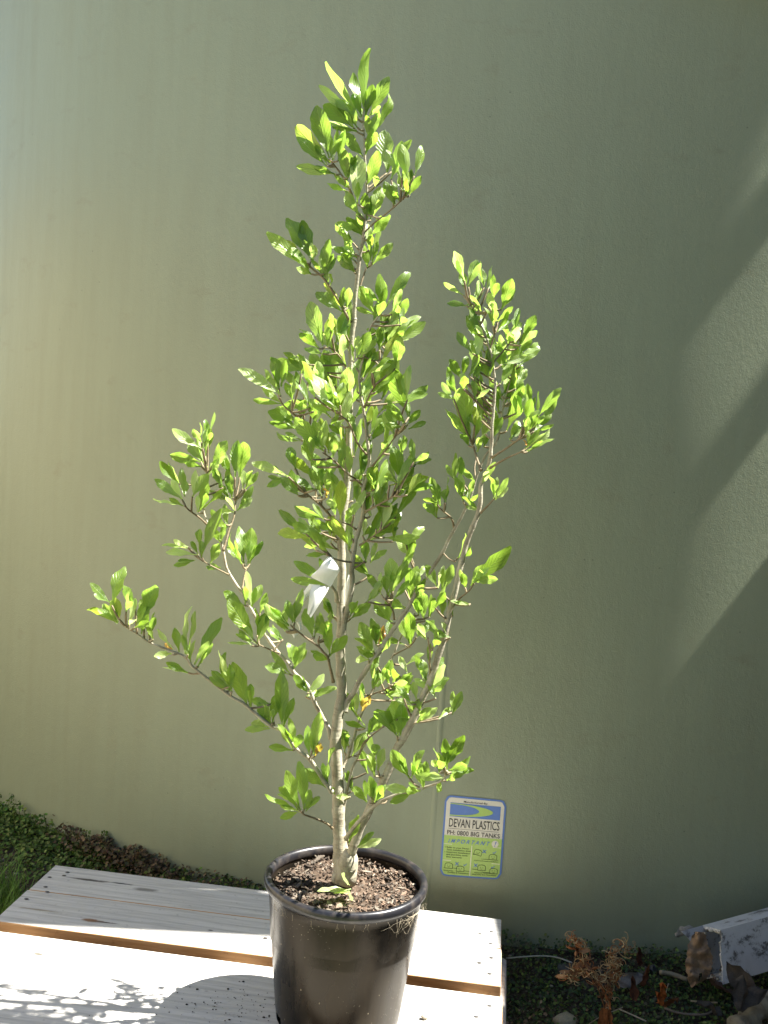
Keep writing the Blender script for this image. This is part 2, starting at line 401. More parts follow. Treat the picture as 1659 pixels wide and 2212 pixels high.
def text_mesh(body, u0, u1, v0, v1, off, mb, shear=0.0, bold=0.0, asp=.745):
    cu = bpy.data.curves.new('lettering', 'FONT'); cu.body = body; cu.size = 1; cu.offset = bold; cu.resolution_u = 3
    if len(body) > 8 and 'I M' in body: pass
    ob = bpy.data.objects.new('lettering', cu); COL.objects.link(ob); bpy.context.view_layer.update()
    dg = bpy.context.evaluated_depsgraph_get(); me = ob.evaluated_get(dg).to_mesh()
    V = np.array([v.co[:2] for v in me.vertices]); F = [list(p.vertices) for p in me.polygons]
    ob.evaluated_get(dg).to_mesh_clear(); bpy.data.objects.remove(ob); bpy.data.curves.remove(cu)
    if not len(V): return
    base, cap = 0.0, .69
    x0, x1 = V[:, 0].min(), V[:, 0].max()
    vs = []
    for x, y in V:
        h = (y-base)/cap; u = u0+(u1-u0)*(x-x0)/(x1-x0) + shear*h; v = v1-(v1-v0)*h
        vs.append(stk(u, v, off))
    mb.add(vs, F, 0, False)
mb = MB()
for tx in (('Manufactured By:', .31, .70, .048, .072, .0018), ('DEVAN PLASTICS', .095, .915, .278, .382, .0018), ('PH: 0800 BIG TANKS', .075, .93, .424, .479, .0018)):
    mb = MB(); text_mesh(*tx, mb, bold=.005); mb.build('lettering', K_black, stick)
mb = MB(); stroke([(.085, .403), (.905, .403)], .005, .0018, mb); mb.build('rule_line', K_black, stick)
mb = MB(); text_mesh('I M P O R T A N T', .10, .76, .531, .578, .0023, mb, shear=.025, bold=.012); mb.build('lettering', K_blue, stick); mb = MB()
circ = [(.865+.058*math.cos(2*math.pi*k/20), .553+.058*.745*math.sin(2*math.pi*k/20)) for k in range(20)]
mc = MB(); poly_strip(circ, .0021, mc, 12); mc.build('white_disc', K_white, stick)
text_mesh('!', .85, .868, .522, .582, .0026, mb, shear=.02, bold=.02); mb.build('exclamation_mark', K_blue, stick); mb = MB()
for cx_, cy_ in ((.70, .655), (.27, .835), (.575, .835)):
    mb = MB(); stroke([(cx_-.022, cy_-.018), (cx_+.022, cy_+.018)], .012, .0024, mb); stroke([(cx_+.026, cy_-.018), (cx_-.026, cy_+.018)], .012, .0024, mb); mb.build('cross_mark', K_blue, stick)
for cx_, cy_ in ((.86, .66), (.40, .84), (.85, .845)): mb = MB(); stroke([(cx_-.02, cy_), (cx_-.005, cy_+.012), (cx_+.03, cy_-.014)], .01, .0024, mb); mb.build('tick_mark', K_blue, stick)
mb = MB()
for i, tx in enumerate(('Refer to your Devan', 'Tank installation sheet', 'Incorrect installation', 'and plumbing voids', 'your warranty')):
    y0 = .628+.0295*i; ww = [.36, .41, .385, .35, .26][i]; text_mesh(tx, .085, .085+ww, y0, y0+.017, .0022, mb, bold=.02)
    if i in (0, 2): text_mesh('.', .055, .068, y0-.02, y0+.012, .0022, mb, bold=.05)
text_mesh('Correct & Level Foundation', .545, .93, .768, .782, .0022, mb, bold=.015)
text_mesh('Stress-Free', .06, .22, .918, .932, .0022, mb, bold=.02); text_mesh('Plumbing & Connections', .13, .47, .94, .954, .0022, mb, bold=.02)
text_mesh('Adequate Venting/Overflow', .56, .93, .918, .932, .0022, mb, bold=.02); text_mesh('piped away from Foundations', .53, .92, .94, .954, .0022, mb, bold=.02)
def pict(u, v, tilt=0):
    w_, h_ = .062, .032; P = [(-w_, h_), (-w_, -.5*h_), (-.7*w_, -.95*h_), (0, -1.15*h_), (.7*w_, -.95*h_), (w_, -.5*h_), (w_, h_), (-w_, h_)]
    ct, st_ = math.cos(tilt), math.sin(tilt)
    stroke([(u+a*ct-b*st_/.745, v+a*st_*.745+b*ct) for a, b in P], .008, .0023, mb)
    for e in (-.02, .02): stroke([(u+e, v-.008), (u+e, v-.003)], .008, .0024, mb)
    stroke([(u-.018, v+.012), (u, v+.017), (u+.018, v+.012)], .005, .0024, mb)
pict(.60, .675, .25); pict(.845, .72); pict(.14, .865); pict(.33, .895); pict(.675, .862); pict(.87, .895)
for a, b, v in ((.52, .54, .7), (.66, .93, .752), (.06, .08, .895), (.2, .28, .89), (.4, .48, .915), (.52, .61, .885), (.68, .81, .915)): stroke([(a, v), (b, v+.003)], .007, .0022, mb)
mb.build('instructions', K_ink, stick)
mb = MB(); stroke([(.04, .598), (.96, .598)], .012, .0020, mb); stroke([(.04, .80), (.96, .803)], .012, .0020, mb); stroke([(.492, .60), (.492, .97)], .016, .0023, mb)
mb.build('pale_dividers', K_ghost, stick)

# ------------------------------------------------------------------ wooden pallet
PA = R(-6.72)
pallet = empty('wooden_pallet', (.299, 2.051, 0), PA, label='weathered pale timber pallet with gapped boards under the black pot', cat='pallet')
side = mat_wood('brown_sawn_edge', (.30, .17, .075), (.42, .255, .12), (.50, .33, .18))
def board(name, x0, x1, y0, y1, z0, z1, knots, **k):
    mat = mat_wood('weathered_board', *GREY, knots=knots)
    m = MB(); m.box(x0, x1, y0, y1, z0, z1, 1, .0012, 0)
    # long side faces keep the brown edge, the ends too
    return m.build(name, [mat, side], pallet, **k)
BT = .036
nails = [(-.925, -.028), (-.925, -.045), (-.95, -.06), (-.938, -.105), (-.925, -.125), (-.95, -.165), (-.02, -.06), (-.042, -.075), (-.02, -.11), (-.018, -.165), (-.04, -.19), (-.02, -.225), (-.018, -.335), (-.04, -.375), (-.022, -.45), (-.93, -.36), (-.945, -.47), (-.45, -.2)]
B = []
B.append(board('board', -.965, 0, -.124, 0, PT-BT, PT, [(-.87, -.050, .05, .006, (.07, .06, .05)), (-.80, -.048, .035, .003, (.02, .018, .015)), (-.74, -.062, .03, .01, (.2, .19, .17))]))
B.append(board('board', -.968, .001, -.264, -.1246, PT-BT, PT-.0006, [(-.79, -.215, .026, .008, (.20, .10, .045)), (-.765, -.216, .03, .003, (.06, .04, .03)), (-.56, -.195, .008, .004, (.10, .09, .08)), (-.905, -.2, .05, .004, (.3, .26, .2)), (-.11, -.17, .012, .004, (.15, .13, .1))], label='board with a brown knot scar'))
B.append(board('board', -.99, .004, -.585, -.300, PT-BT, PT, [(-.83, -.36, .014, .006, (.09, .08, .06)), (-.3, -.4, .12, .006, (.2, .19, .18))]))
B.append(board('board', -.985, .002, -.76, -.625, PT-BT, PT, [(-.5, -.7, .05, .01, (.2, .18, .15))]))
for x0, x1 in ((-.955, -.875), (-.52, -.44), (-.068, .013)):
    m = MB(); m.box(x0, x1, -.775, -.085 if x1 > 0 else -.01, -.005, PT-BT-.0004, 0, .004)
    m.build('bearer', [mat_wood('bearer_wood', *GREY)], pallet)
nm = plain('rusty_screw', (.06, .055, .05), .5, .5)
for i, (x, y) in enumerate(nails):
    par = B[0] if y > -.124 else B[1] if y > -.27 else B[2]
    m = MB(); n_ = 10; rx, ry = .0048, .0034
    vs = [(x+rx*math.cos(2*math.pi*k/n_), y+ry*math.sin(2*math.pi*k/n_), PT+.0006) for k in range(n_)] + [(x+rx*.6*math.cos(2*math.pi*k/n_), y+ry*.6*math.sin(2*math.pi*k/n_), PT+.0014) for k in range(n_)]
    m.add(vs, [(k, (k+1) % n_, n_+(k+1) % n_, n_+k) for k in range(n_)] + [tuple(range(n_, 2*n_))]); m.build('screw_head', nm, par)
# ------------------------------------------------------------------ potted tree
PX, PY, PH = -.021, 1.640, .25
RB, RT = .102, .128
potted = empty('potted_tree', (PX, PY, PT), label='young leafy green tree growing in a black plastic nursery pot on the pallet', cat='potted tree')
def W(p): return (p[0]-PX, p[1]-PY, p[2]-PT)
mb = MB(); NP = 96
prof = [(.0, .004), (RB-.012, .004), (RB-.004, .008), (RB, .016), (RB+.002, .03)] + [(RB+.002+(RT-RB-.002)*t, .03+(PH-.045)*t) for t in np.linspace(.08, 1, 12)] + [(RT+.001, PH-.014)]
inner = [(RT-.002, PH-.012), (RT-.004, PH-.03), (RT-.009, PH-.10)]
vs = []; allp = prof
for r, z in allp:
    for k in range(NP):
        a = 2*math.pi*k/NP; dent = .0018*noise.noise(Vector((math.cos(a)*2.2, math.sin(a)*2.2, z*6)))
        vs.append(((r+dent*(r > .05))*math.cos(a), (r+dent*(r > .05))*math.sin(a), z))
fs = [(i*NP+k, i*NP+(k+1) % NP, (i+1)*NP+(k+1) % NP, (i+1)*NP+k) for i in range(len(allp)-1) for k in range(NP)
      if not (2 <= i <= 3 and (k % 16) in (5, 6, 7))]            # drain slots round the foot
mb.add(vs, fs)
vs = [(r*math.cos(2*math.pi*k/NP), r*math.sin(2*math.pi*k/NP), z) for r, z in inner for k in range(NP)]
mb.add(vs, [(i*NP+k, (i+1)*NP+k, (i+1)*NP+(k+1) % NP, i*NP+(k+1) % NP) for i in range(2) for k in range(NP)])
pot = mb.build('pot', M_pot, potted)
mb = MB(); rc = RT-.0005; rp = [(-.003, -.013), (.003, -.014), (.0062, -.010), (.0070, -.004), (.0055, .002), (.001, .0040), (-.004, .002), (-.0055, -.004), (-.005, -.010)]
vs = [((rc+a)*math.cos(2*math.pi*k/NP), (rc+a)*math.sin(2*math.pi*k/NP), PH+b-.003+.0012*math.sin(4*math.pi*k/NP+1)) for a, b in rp for k in range(NP)]
n9 = len(rp); mb.add(vs, [(i*NP+k, i*NP+(k+1) % NP, ((i+1) % n9)*NP+(k+1) % NP, ((i+1) % n9)*NP+k) for i in range(n9) for k in range(NP)])
t = NT('black_rim_plastic'); M_rim = t.done(t.pbsdf(t.mix(t.ramp(t.noise(t.obj(), 40, 5), [(.5, 0), (.75, .5)]), (.014, .014, .017), (.12, .10, .08)), .33, .5, t.bump(t.noise(t.obj(), 200), .1, .001)))
rim = mb.build('rim', M_rim, pot)
# cobweb threads under the rim, right side
mb = MB(); wc = MB()
for i in range(34):
    a0 = R(random.gauss(-36, 12)); a1 = a0+R(random.uniform(-16, 16)); drop = random.uniform(.004, .030)
    pts = []
    for j in range(6):
        tt = j/5; a = a0+(a1-a0)*tt; z = PH-.018-drop*(tt if i % 3 else math.sin(tt*math.pi)); r = RT+.0065*(1-tt)+.0035+.003*random.random()
        pts.append((r*math.cos(a), r*math.sin(a), z))
    mb.tube(pts, random.uniform(.00008, .00017), 4)
for i in range(14):
    a0 = R(random.uniform(-150, -60)); pts = [((RT+.006-.002*j)*math.cos(a0+j*.01*random.uniform(-1, 1)), (RT+.006-.002*j)*math.sin(a0), PH-.017-j*.005) for j in range(4)]
    mb.tube(pts, .00014, 4)
mb.build('cobweb', plain('pale_cobweb', (.42, .36, .26), .9), pot, label='dusty cobweb under the rim')
# soil
SZ = .228
mb = MB(); nr, na = 34, 90; vs = [(0, 0, SZ+.006)]
for i in range(1, nr+1):
    r = (RT-.008)*i/nr
    for k in range(na):
        a = 2*math.pi*k/na; x, y = r*math.cos(a), r*math.sin(a)
        vs.append((x, y, SZ + .010*noise.noise(Vector((x*28, y*28, 1))) + .006*noise.noise(Vector((x*90, y*90, 5))) + .003*noise.noise(Vector((x*220, y*220, 5))) + .008*math.exp(-r/.04) - .006*(r/RT)**4))
fs = [(0, 1+k, 1+(k+1) % na) for k in range(na)] + [(1+(i-1)*na+k, 1+i*na+k, 1+i*na+(k+1) % na, 1+(i-1)*na+(k+1) % na) for i in range(1, nr) for k in range(na)]
mb.add(vs, fs); soil = mb.build('soil', M_soil, potted)
def chip(mb, c, L, wd, th, col):
    q = Matrix.Rotation(random.uniform(0, 6.28), 3, 'Z') @ Matrix.Rotation(random.gauss(0, .35), 3, 'X') @ Matrix.Rotation(random.gauss(0, .3), 3, 'Y')
    n_ = random.choice((4, 5, 6)); top = []; bot = []
    for k in range(n_):
        a = 2*math.pi*(k+random.uniform(-.25, .25))/n_; rr = random.uniform(.75, 1.1); x, y = L/2*rr*math.cos(a), wd/2*rr*math.sin(a)
        top.append(q @ Vector((x, y, th*random.uniform(.3, .7))) + c); bot.append(q @ Vector((x*.9, y*.9, -th*.5)) + c)
    col = (col[0]*.72, col[1]*.74, col[2]*.76, 1); mb.add(top+bot, [tuple(range(n_)), tuple(range(2*n_-1, n_-1, -1))] + [(k, n_+k, n_+(k+1) % n_, (k+1) % n_) for k in range(n_)], 0, False, None, col)
mb = MB()
chipcols = [(.17, .125, .09), (.22, .175, .13), (.10, .07, .05), (.05, .037, .028), (.30, .25, .19), (.15, .105, .075), (.07, .05, .035), (.13, .105, .08)]
for i in range(1500):
    r = (RT-.012)*math.sqrt(random.random()); a = random.uniform(0, 2*math.pi)
    if r < .022: continue
    big = random.random() < .10
    L = random.uniform(.010, .024) if big else random.uniform(.003, .009)
    x, y = r*math.cos(a), r*math.sin(a)
    z = SZ + .010*noise.noise(Vector((x*28, y*28, 1))) + .003
    c = random.choice(chipcols)
    if x > 0 and random.random() < .25: c = (.24, .16, .11)
    chip(mb, Vector((x, y, z+random.uniform(0, .003))), L, L*random.uniform(.25, .6), random.uniform(.001, .003), (*c, 1))
mb.build('bark_mulch', M_chip, soil, kind='stuff', label='loose bark chips on the potting soil')

# ---- skeleton of the tree: photo points (1659 x 2212 grid), depth at both ends, radii
def T1(p): return (464.5+.32*p[0], 66.4+.32*p[1])
def T2(p): return (497.7+.285*p[0], 630.4+.285*p[1])
def T3(p): return (829.5+.285*p[0], 497.7+.285*p[1])
def T4(p): return (165.9+.28*p[0], 862.7+.28*p[1])
def T5(p): return (464.5+.4*p[0], 1161+.4*p[1])
def T6(p): return (564+.24*p[0], 1778.6+.24*p[1])
BR = []     # (kind, [(pts, Y0, Y1, r0, r1), ...])
BR.append(('trunk', [
    ([(739, 1902), (738, 1870), (736, 1840), (733, 1800), (731, 1750), (730, 1700), (727, 1640), (725, 1600), (730, 1550), (738, 1500), (736, 1450), (735, 1400), (738, 1350), (736, 1310), (738, 1250), (738, 1200), (737, 1158), (743, 1100), (750, 1044), (753, 987), (755, 900), (757, 800), (760, 730), (765, 690)], 1.64, 1.655, None, None),
    ([(765, 690), (765, 672), (771, 608), (776, 564), (784, 520), (787, 495), (791, 440), (792, 400), (789, 351), (787, 302), (784, 255), (789, 215)], 1.655, 1.64, .0045, .0014),
    ([(756, 695), (750, 684), (727, 642), (701, 604), (672, 578), (664, 568)], 1.655, 1.62, .0028, .0016),
    ([(762, 425), (746, 390), (720, 354), (712, 345)], 1.648, 1.62, .002, .0013),
    ([(776, 626), (784, 600), (791, 580), (798, 575)], 1.655, 1.67, .002, .0013),
    ([(789, 500), (808, 482), (832, 463), (855, 444), (877, 424)], 1.65, 1.61, .0018, .0012),
    ([(753, 1000), (722, 965), (690, 950), (655, 912), (634, 895), (612, 875), (603, 858)], 1.655, 1.60, .0028, .0013),
    ([(757, 820), (740, 780), (718, 755), (700, 750)], 1.655, 1.62, .0022, .0013),
    ([(736, 1152), (714, 1115), (694, 1092), (672, 1075), (652, 1058)], 1.65, 1.58, .003, .0015),
]))
BR.append(('branch', [   # second upright stem
    ([(740, 1372), (746, 1335), (753, 1305), (761, 1257), (760, 1229), (764, 1195), (771, 1158), (785, 1109), (785, 1058), (797, 1015), (797, 987), (791, 924), (788, 901), (780, 858), (776, 816), (786, 770), (797, 716), (812, 690), (828, 667)], 1.63, 1.60, .0058, .0014),
    ([(785, 1051), (768, 1035), (754, 1026), (731, 1004), (715, 990), (697, 978)], 1.62, 1.56, .0022, .0012),
    ([(791, 981), (771, 955), (754, 915), (740, 900), (726, 887)], 1.61, 1.55, .0022, .0013),
    ([(768, 1143), (755, 1134), (740, 1129)], 1.62, 1.59, .0018, .0013),
    ([(763, 1215), (740, 1212), (720, 1206), (705, 1195)], 1.625, 1.58, .0020, .0013),
    ([(790, 1106), (808, 1096), (825, 1086), (857, 1069)], 1.615, 1.56, .0022, .0013),
    ([(804, 1007), (820, 988), (837, 967), (852, 945), (865, 932)], 1.61, 1.58, .0018, .0012),
    ([(777, 1178), (797, 1165), (817, 1149), (824, 1142)], 1.62, 1.59, .0018, .0012),
    ([(786, 770), (810, 780), (834, 770), (837, 756), (840, 745)], 1.605, 1.62, .0018, .0012),
    ([(787, 880), (800, 850), (812, 830)], 1.605, 1.57, .0018, .0012),
]))
BR.append(('branch', [   # main right stem
    ([(752, 1880), (757, 1850), (764, 1828), (780, 1785), (798, 1749), (814, 1713), (836, 1673), (856, 1621), (876, 1585), (896, 1545), (916, 1501), (932, 1465), (944, 1425), (958, 1381), (970, 1329), (982, 1281), (993, 1233), (1004, 1185), (1018, 1145), (1029, 1119), (1037, 1090), (1038, 1053), (1044, 1033), (1054, 1010), (1059, 985), (1062, 954), (1063, 911), (1068, 860), (1069, 820), (1064, 785), (1058, 754), (1042, 710), (1020, 668), (1012, 650)], 1.62, 1.57, .0092, .0014),
    ([(1063, 988), (1085, 974), (1110, 957), (1131, 942)], 1.58, 1.53, .0022, .0013),
    ([(1060, 1010), (1080, 998), (1103, 986), (1131, 974)], 1.58, 1.52, .0022, .0013),
    ([(1038, 1108), (1052, 1094), (1069, 1076)], 1.59, 1.57, .002, .0013),
    ([(1039, 1016), (1030, 990), (1023, 965), (1016, 948)], 1.58, 1.62, .0025, .0014),
    ([(980, 1305), (996, 1290), (1012, 1277), (1024, 1261)], 1.6, 1.57, .0020, .0013),
    ([(928, 1470), (929, 1440), (928, 1401), (924, 1377)], 1.61, 1.57, .0022, .0013),
    ([(1058, 754), (1066, 730), (1070, 715)], 1.575, 1.57, .0016, .0012),
    ([(1064, 785), (1085, 760), (1108, 735)], 1.575, 1.60, .0018, .0012),
]))
BR.append(('branch', [   # second right stem, crossing behind
    ([(744, 1537), (752, 1512), (764, 1497), (784, 1457), (804, 1429), (836, 1381), (864, 1337), (884, 1309), (904, 1269), (928, 1237), (956, 1193), (972, 1160), (1000, 1110), (1018, 1068), (1029, 1031), (1048, 985), (1075, 948), (1087, 877), (1097, 840), (1112, 790)], 1.645, 1.61, .0058, .0013),
    ([(852, 1337), (845, 1312), (832, 1293)], 1.64, 1.60, .002, .0013),
    ([(981, 1140), (975, 1120), (955, 1102), (944, 1090)], 1.63, 1.58, .0022, .0013),
    ([(956, 1193), (970, 1208), (984, 1213)], 1.63, 1.6, .0016, .0012),
    ([(1026, 1040), (1026, 1015), (1028, 985)], 1.63, 1.66, .0018, .0012),
    ([(904, 1269), (895, 1240), (893, 1215)], 1.64, 1.66, .0018, .0012),
]))
BR.append(('branch', [   # thin upright behind
    ([(740, 1660), (748, 1640), (760, 1609), (776, 1553), (800, 1501), (824, 1457), (848, 1417), (864, 1381), (880, 1350), (896, 1325)], 1.66, 1.72, .0035, .0014),
    ([(851, 1415), (870, 1405), (888, 1395)], 1.70, 1.70, .0018, .0012),
    ([(800, 1501), (830, 1490), (848, 1480)], 1.69, 1.66, .0018, .0012),
]))
BR.append(('branch', [   # low thin fork behind
    ([(741, 1757), (748, 1715), (760, 1665), (776, 1629), (792, 1601), (800, 1590)], 1.65, 1.62, .0034, .0015),
    ([(776, 1629), (790, 1600), (842, 1560), (858, 1555)], 1.63, 1.6, .0016, .0012),
]))
BR.append(('branch', [   # lowest right, arching
    ([(748, 1812), (758, 1795), (776, 1773), (804, 1745), (836, 1725), (876, 1711), (916, 1701), (945, 1692), (956, 1685), (966, 1665)], 1.60, 1.50, .0042, .0014),
    ([(836, 1725), (830, 1735), (798, 1735)], 1.58, 1.56, .0016, .0012),
    ([(804, 1745), (806, 1730), (802, 1722)], 1.58, 1.57, .0016, .0012),
]))
BR.append(('branch', [([(718, 1789), (704, 1778), (684, 1769), (670, 1764), (656, 1759), (650, 1752)], 1.63, 1.58, .0024, .0015)]))
BR.append(('branch', [
    ([(716, 1710), (708, 1698), (688, 1669), (668, 1639), (640, 1617), (612, 1581), (588, 1569), (556, 1545), (528, 1521), (500, 1505), (460, 1475), (418, 1442), (404, 1423), (384, 1411), (348, 1398), (320, 1386), (300, 1372), (278, 1358), (258, 1344)], 1.62, 1.52, .0044, .0014),
    ([(668, 1639), (672, 1630), (674, 1622)], 1.6, 1.59, .0016, .0012),
]))
BR.append(('branch', [
    ([(716, 1596), (710, 1575), (700, 1557), (680, 1517), (664, 1481), (636, 1453), (620, 1429), (600, 1409), (572, 1369), (552, 1333), (528, 1289), (504, 1253), (488, 1221), (480, 1179), (463, 1154), (449, 1131), (440, 1101), (446, 1070), (449, 1042), (447, 1015)], 1.65, 1.74, .0048, .0014),
    ([(482, 1190), (489, 1165), (496, 1143), (506, 1115), (508, 1090), (510, 1070)], 1.70, 1.74, .0024, .0013),
    ([(449, 1135), (430, 1118), (410, 1103), (398, 1092)], 1.69, 1.64, .0022, .0013),
    ([(493, 1241), (475, 1232), (454, 1221), (432, 1207)], 1.70, 1.65, .0018, .0012),
    ([(524, 1272), (526, 1255), (530, 1235), (533, 1225)], 1.71, 1.74, .0018, .0013),
    ([(603, 1411), (580, 1402), (558, 1392)], 1.67, 1.63, .0018, .0012),
]))
BR.append(('branch', [([(720, 1473), (714, 1445), (708, 1421), (698, 1408), (688, 1397), (660, 1377), (640, 1362), (628, 1350)], 1.62, 1.54, .003, .0014),
    ([(690, 1398), (688, 1385), (690, 1375)], 1.6, 1.58, .0016, .0012), ([(712, 1432), (712, 1425), (706, 1422)], 1.61, 1.6, .0016, .0012)]))
BR.append(('branch', [([(728, 1298), (726, 1281), (718, 1268), (711, 1262)], 1.64, 1.60, .0042, .0016)]))

def trunk_r(y):
    return float(np.interp(y, [690, 987, 1200, 1400, 1600, 1800, 1850, 1885, 1905], [.0038, .0055, .0065, .0076, .0090, .0102, .0130, .0152, .0178]))
SK = []      # (vx, vy, Y, branch index, radius)
bm = [MB() for _ in BR]
for bi, (kind, segs) in enumerate(BR):
    for si, (pts, Y0, Y1, r0, r1) in enumerate(segs):
        sp = smooth_path(pts, 5); n_ = len(sp); P3 = []; rr = []
        for i, p in enumerate(sp):
            tt = i/(n_-1); Y = Y0+(Y1-Y0)*tt
            jx = noise.noise(Vector((p[1]*.045, bi*3+si, 0)))*1.6 if 0 < i < n_-1 else 0
            P3.append(at(p[0]+jx, p[1], Y))
            r = trunk_r(p[1]) if r0 is None else (r0+(r1-r0)*tt)*.82
            node = 1+.16*max(0, noise.noise(Vector((p[1]*.11, bi*7.7, si))))
            if r0 is not None and i == 0: node *= 1.3
            if r0 is not None and i == 1: node *= 1.1
            rr.append(r*node); SK.append((p[0], p[1], Y, bi, r))
        shade = (1, 1, 1, 1) if (r0 or .02) > .003 else (.62, .54, .45, 1)
        bm[bi].tube([W(p) for p in P3], rr, 14 if r0 is None else 9, 0, True, .12, shade)
    # leaf scars and buds
SKA = np.array([s[:5] for s in SK])

# ---- leaves
LV = {}
def leaf(mb, base, d, L, wd, nrm, col=(1, 1, 1, 1), bend=.2, fold=.25, curl=0.0, wave=.5, blunt=1.0):
    d = d.normalized(); s_ = d.cross(nrm); 
    if s_.length < 1e-4: s_ = d.cross(Vector((.3, .8, .2)))
    s_.normalize(); n_ = s_.cross(d); n_.normalize()
    NR = 11; cols = (-1, -.5, 0, .5, 1); vs = []; uv = []; p = Vector(base); dd = d.copy(); nn = n_.copy(); ph = random.uniform(0, 6.28); ph2 = random.uniform(0, 6.28)
    pet = random.uniform(.08, .13); wf = random.uniform(10, 17); tw = random.gauss(0, .5)
    for i in range(NR):
        t_ = i/(NR-1)
        if i:
            step = L/(NR-1); ang = bend/(NR-1) + (curl/(NR-1)*3 if t_ > .72 else 0)
            q = Matrix.Rotation(ang, 3, s_); dd = q @ dd; nn = q @ nn; p = p + dd*step
            q2 = Matrix.Rotation(tw/(NR-1), 3, dd); s_ = q2 @ s_; nn = q2 @ nn
        if t_ < pet: hw = .0011
        else:
            x = (t_-pet)/(1-pet); hw = wd/2*max(0, math.sin(math.pi*min(x**1.38, 1)))**(.74*blunt)+.0004
            if i == NR-1: hw = wd*.09
        for c in cols:
            w_ = wave*wd*.11*abs(c)**1.5*math.sin(wf*t_+(ph if c < 0 else ph2))
            lift = abs(c)*hw*fold + w_*(t_ > pet)
            edge = 1+.07*math.sin(23*t_+ph*3)*(abs(c) == 1)
            vs.append(p + s_*c*hw*edge + nn*lift); uv.append((.5+c/2, t_))
    k = len(cols)
    mb.add(vs, [(i*k+j, i*k+j+1, (i+1)*k+j+1, (i+1)*k+j) for i in range(NR-1) for j in range(k-1)], 0, True, uv, col)
COLS = {'n': (1, 1, 1, 1), 'y': (1.35, 1.15, .8, 1), 'b': (1.7, .5, .7, 1), 'p': (1.9, 1.6, 3.4, 1), 'd': (.78, .85, .85, 1)}  # p puts the white sun glare of leaf tops into the tint
fol = [MB() for _ in BR]
made = {}
def attach(vx, vy, reach=75):
    """nearest twig; adds a small spur when the leaf stands off it; returns base point and branch"""
    d2 = (SKA[:, 0]-vx)**2 + (SKA[:, 1]-vy)**2 + np.where(SKA[:, 4] > .004, 60, 0)
    i = int(np.argmin(d2)); D = math.sqrt(max(0, (SKA[i, 0]-vx)**2+(SKA[i, 1]-vy)**2)); bi = int(SKA[i, 3]); Y = float(SKA[i, 2])
    if D > 7:
        key = (bi, round(vx/14), round(vy/14))
        if key not in made:
            # grow from a point lower down so the spur rises
            cand = [(abs(math.hypot(s[0]-vx, s[1]-vy)-D*1.25) + (0 if s[1] >= vy-4 else 30), j) for j, s in enumerate(SK) if s[3] == bi and math.hypot(s[0]-vx, s[1]-vy) < D*1.8+4]
            j = min(cand)[1] if cand else i; s = SK[j]
            Yb = s[2]+random.uniform(-.022, .022)*min(1, D/30)
            mx, my = (s[0]+vx)/2+random.uniform(-2, 2), (s[1]+vy)/2+2
            pp = [at(s[0], s[1], s[2]), at(mx, my, (s[2]+Yb)/2), at(vx, vy, Yb)]
            pp = [Vector(p) for p in smooth_path([tuple(p) for p in pp], 3)]
            bm[bi].tube([W(p) for p in pp], [.0013+.0005*(1-i_/len(pp)) for i_ in range(len(pp))], 6, 0, True, .1, (.8, .72, .6, 1) if D < 25 else (.62, .54, .45, 1))
            made[key] = (vx, vy, Yb)
        Y = made[key][2]
    return Y, bi
def put(vx, vy, tx, ty, wv, kind='n', depth=None, f=None):
    Y, bi = attach(vx, vy)
    b = at(vx, vy, Y); app = (at(tx, ty, Y)-b).length
    # real length is at least a sensible size; the rest of it points to or from the camera
    want = max(app, random.uniform(.020, .032)); k = math.sqrt(max(0, want**2-app**2))+app*random.uniform(.03, .33)
    sg = depth if depth is not None else random.choice((-1, -1, 1))
    tip = at(tx, ty, Y+sg*min(k, .05))
    d = tip-b; L = d.length
    bend = random.uniform(-.35, .25)
    wa = wv/ (FV/Y) * 1.04
    wa = min(wa, L*.42); wt = max(wa, min(L*.27, .022)); ratio = max(.15, min(1, wa/wt)); ang = math.acos(ratio)*random.choice((-1, 1))
    view = (Vector((0, 0, CAM_H))-b).normalized(); n0 = (view - d.normalized()*view.dot(d.normalized())).normalized()
    nrm = Matrix.Rotation(ang+random.gauss(0, .2), 3, d.normalized()) @ n0
    if nrm.z < 0 and random.random() < .6: nrm = -nrm
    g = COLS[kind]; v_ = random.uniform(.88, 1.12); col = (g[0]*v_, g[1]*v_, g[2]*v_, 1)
    leaf(fol[bi], W(b), d, L*1.09, wt, nrm, col, bend, random.uniform(.1, .45), random.uniform(-.9, .9)*(random.random() < .6), random.uniform(.3, 1.3) if kind != 'b' else 2.2)
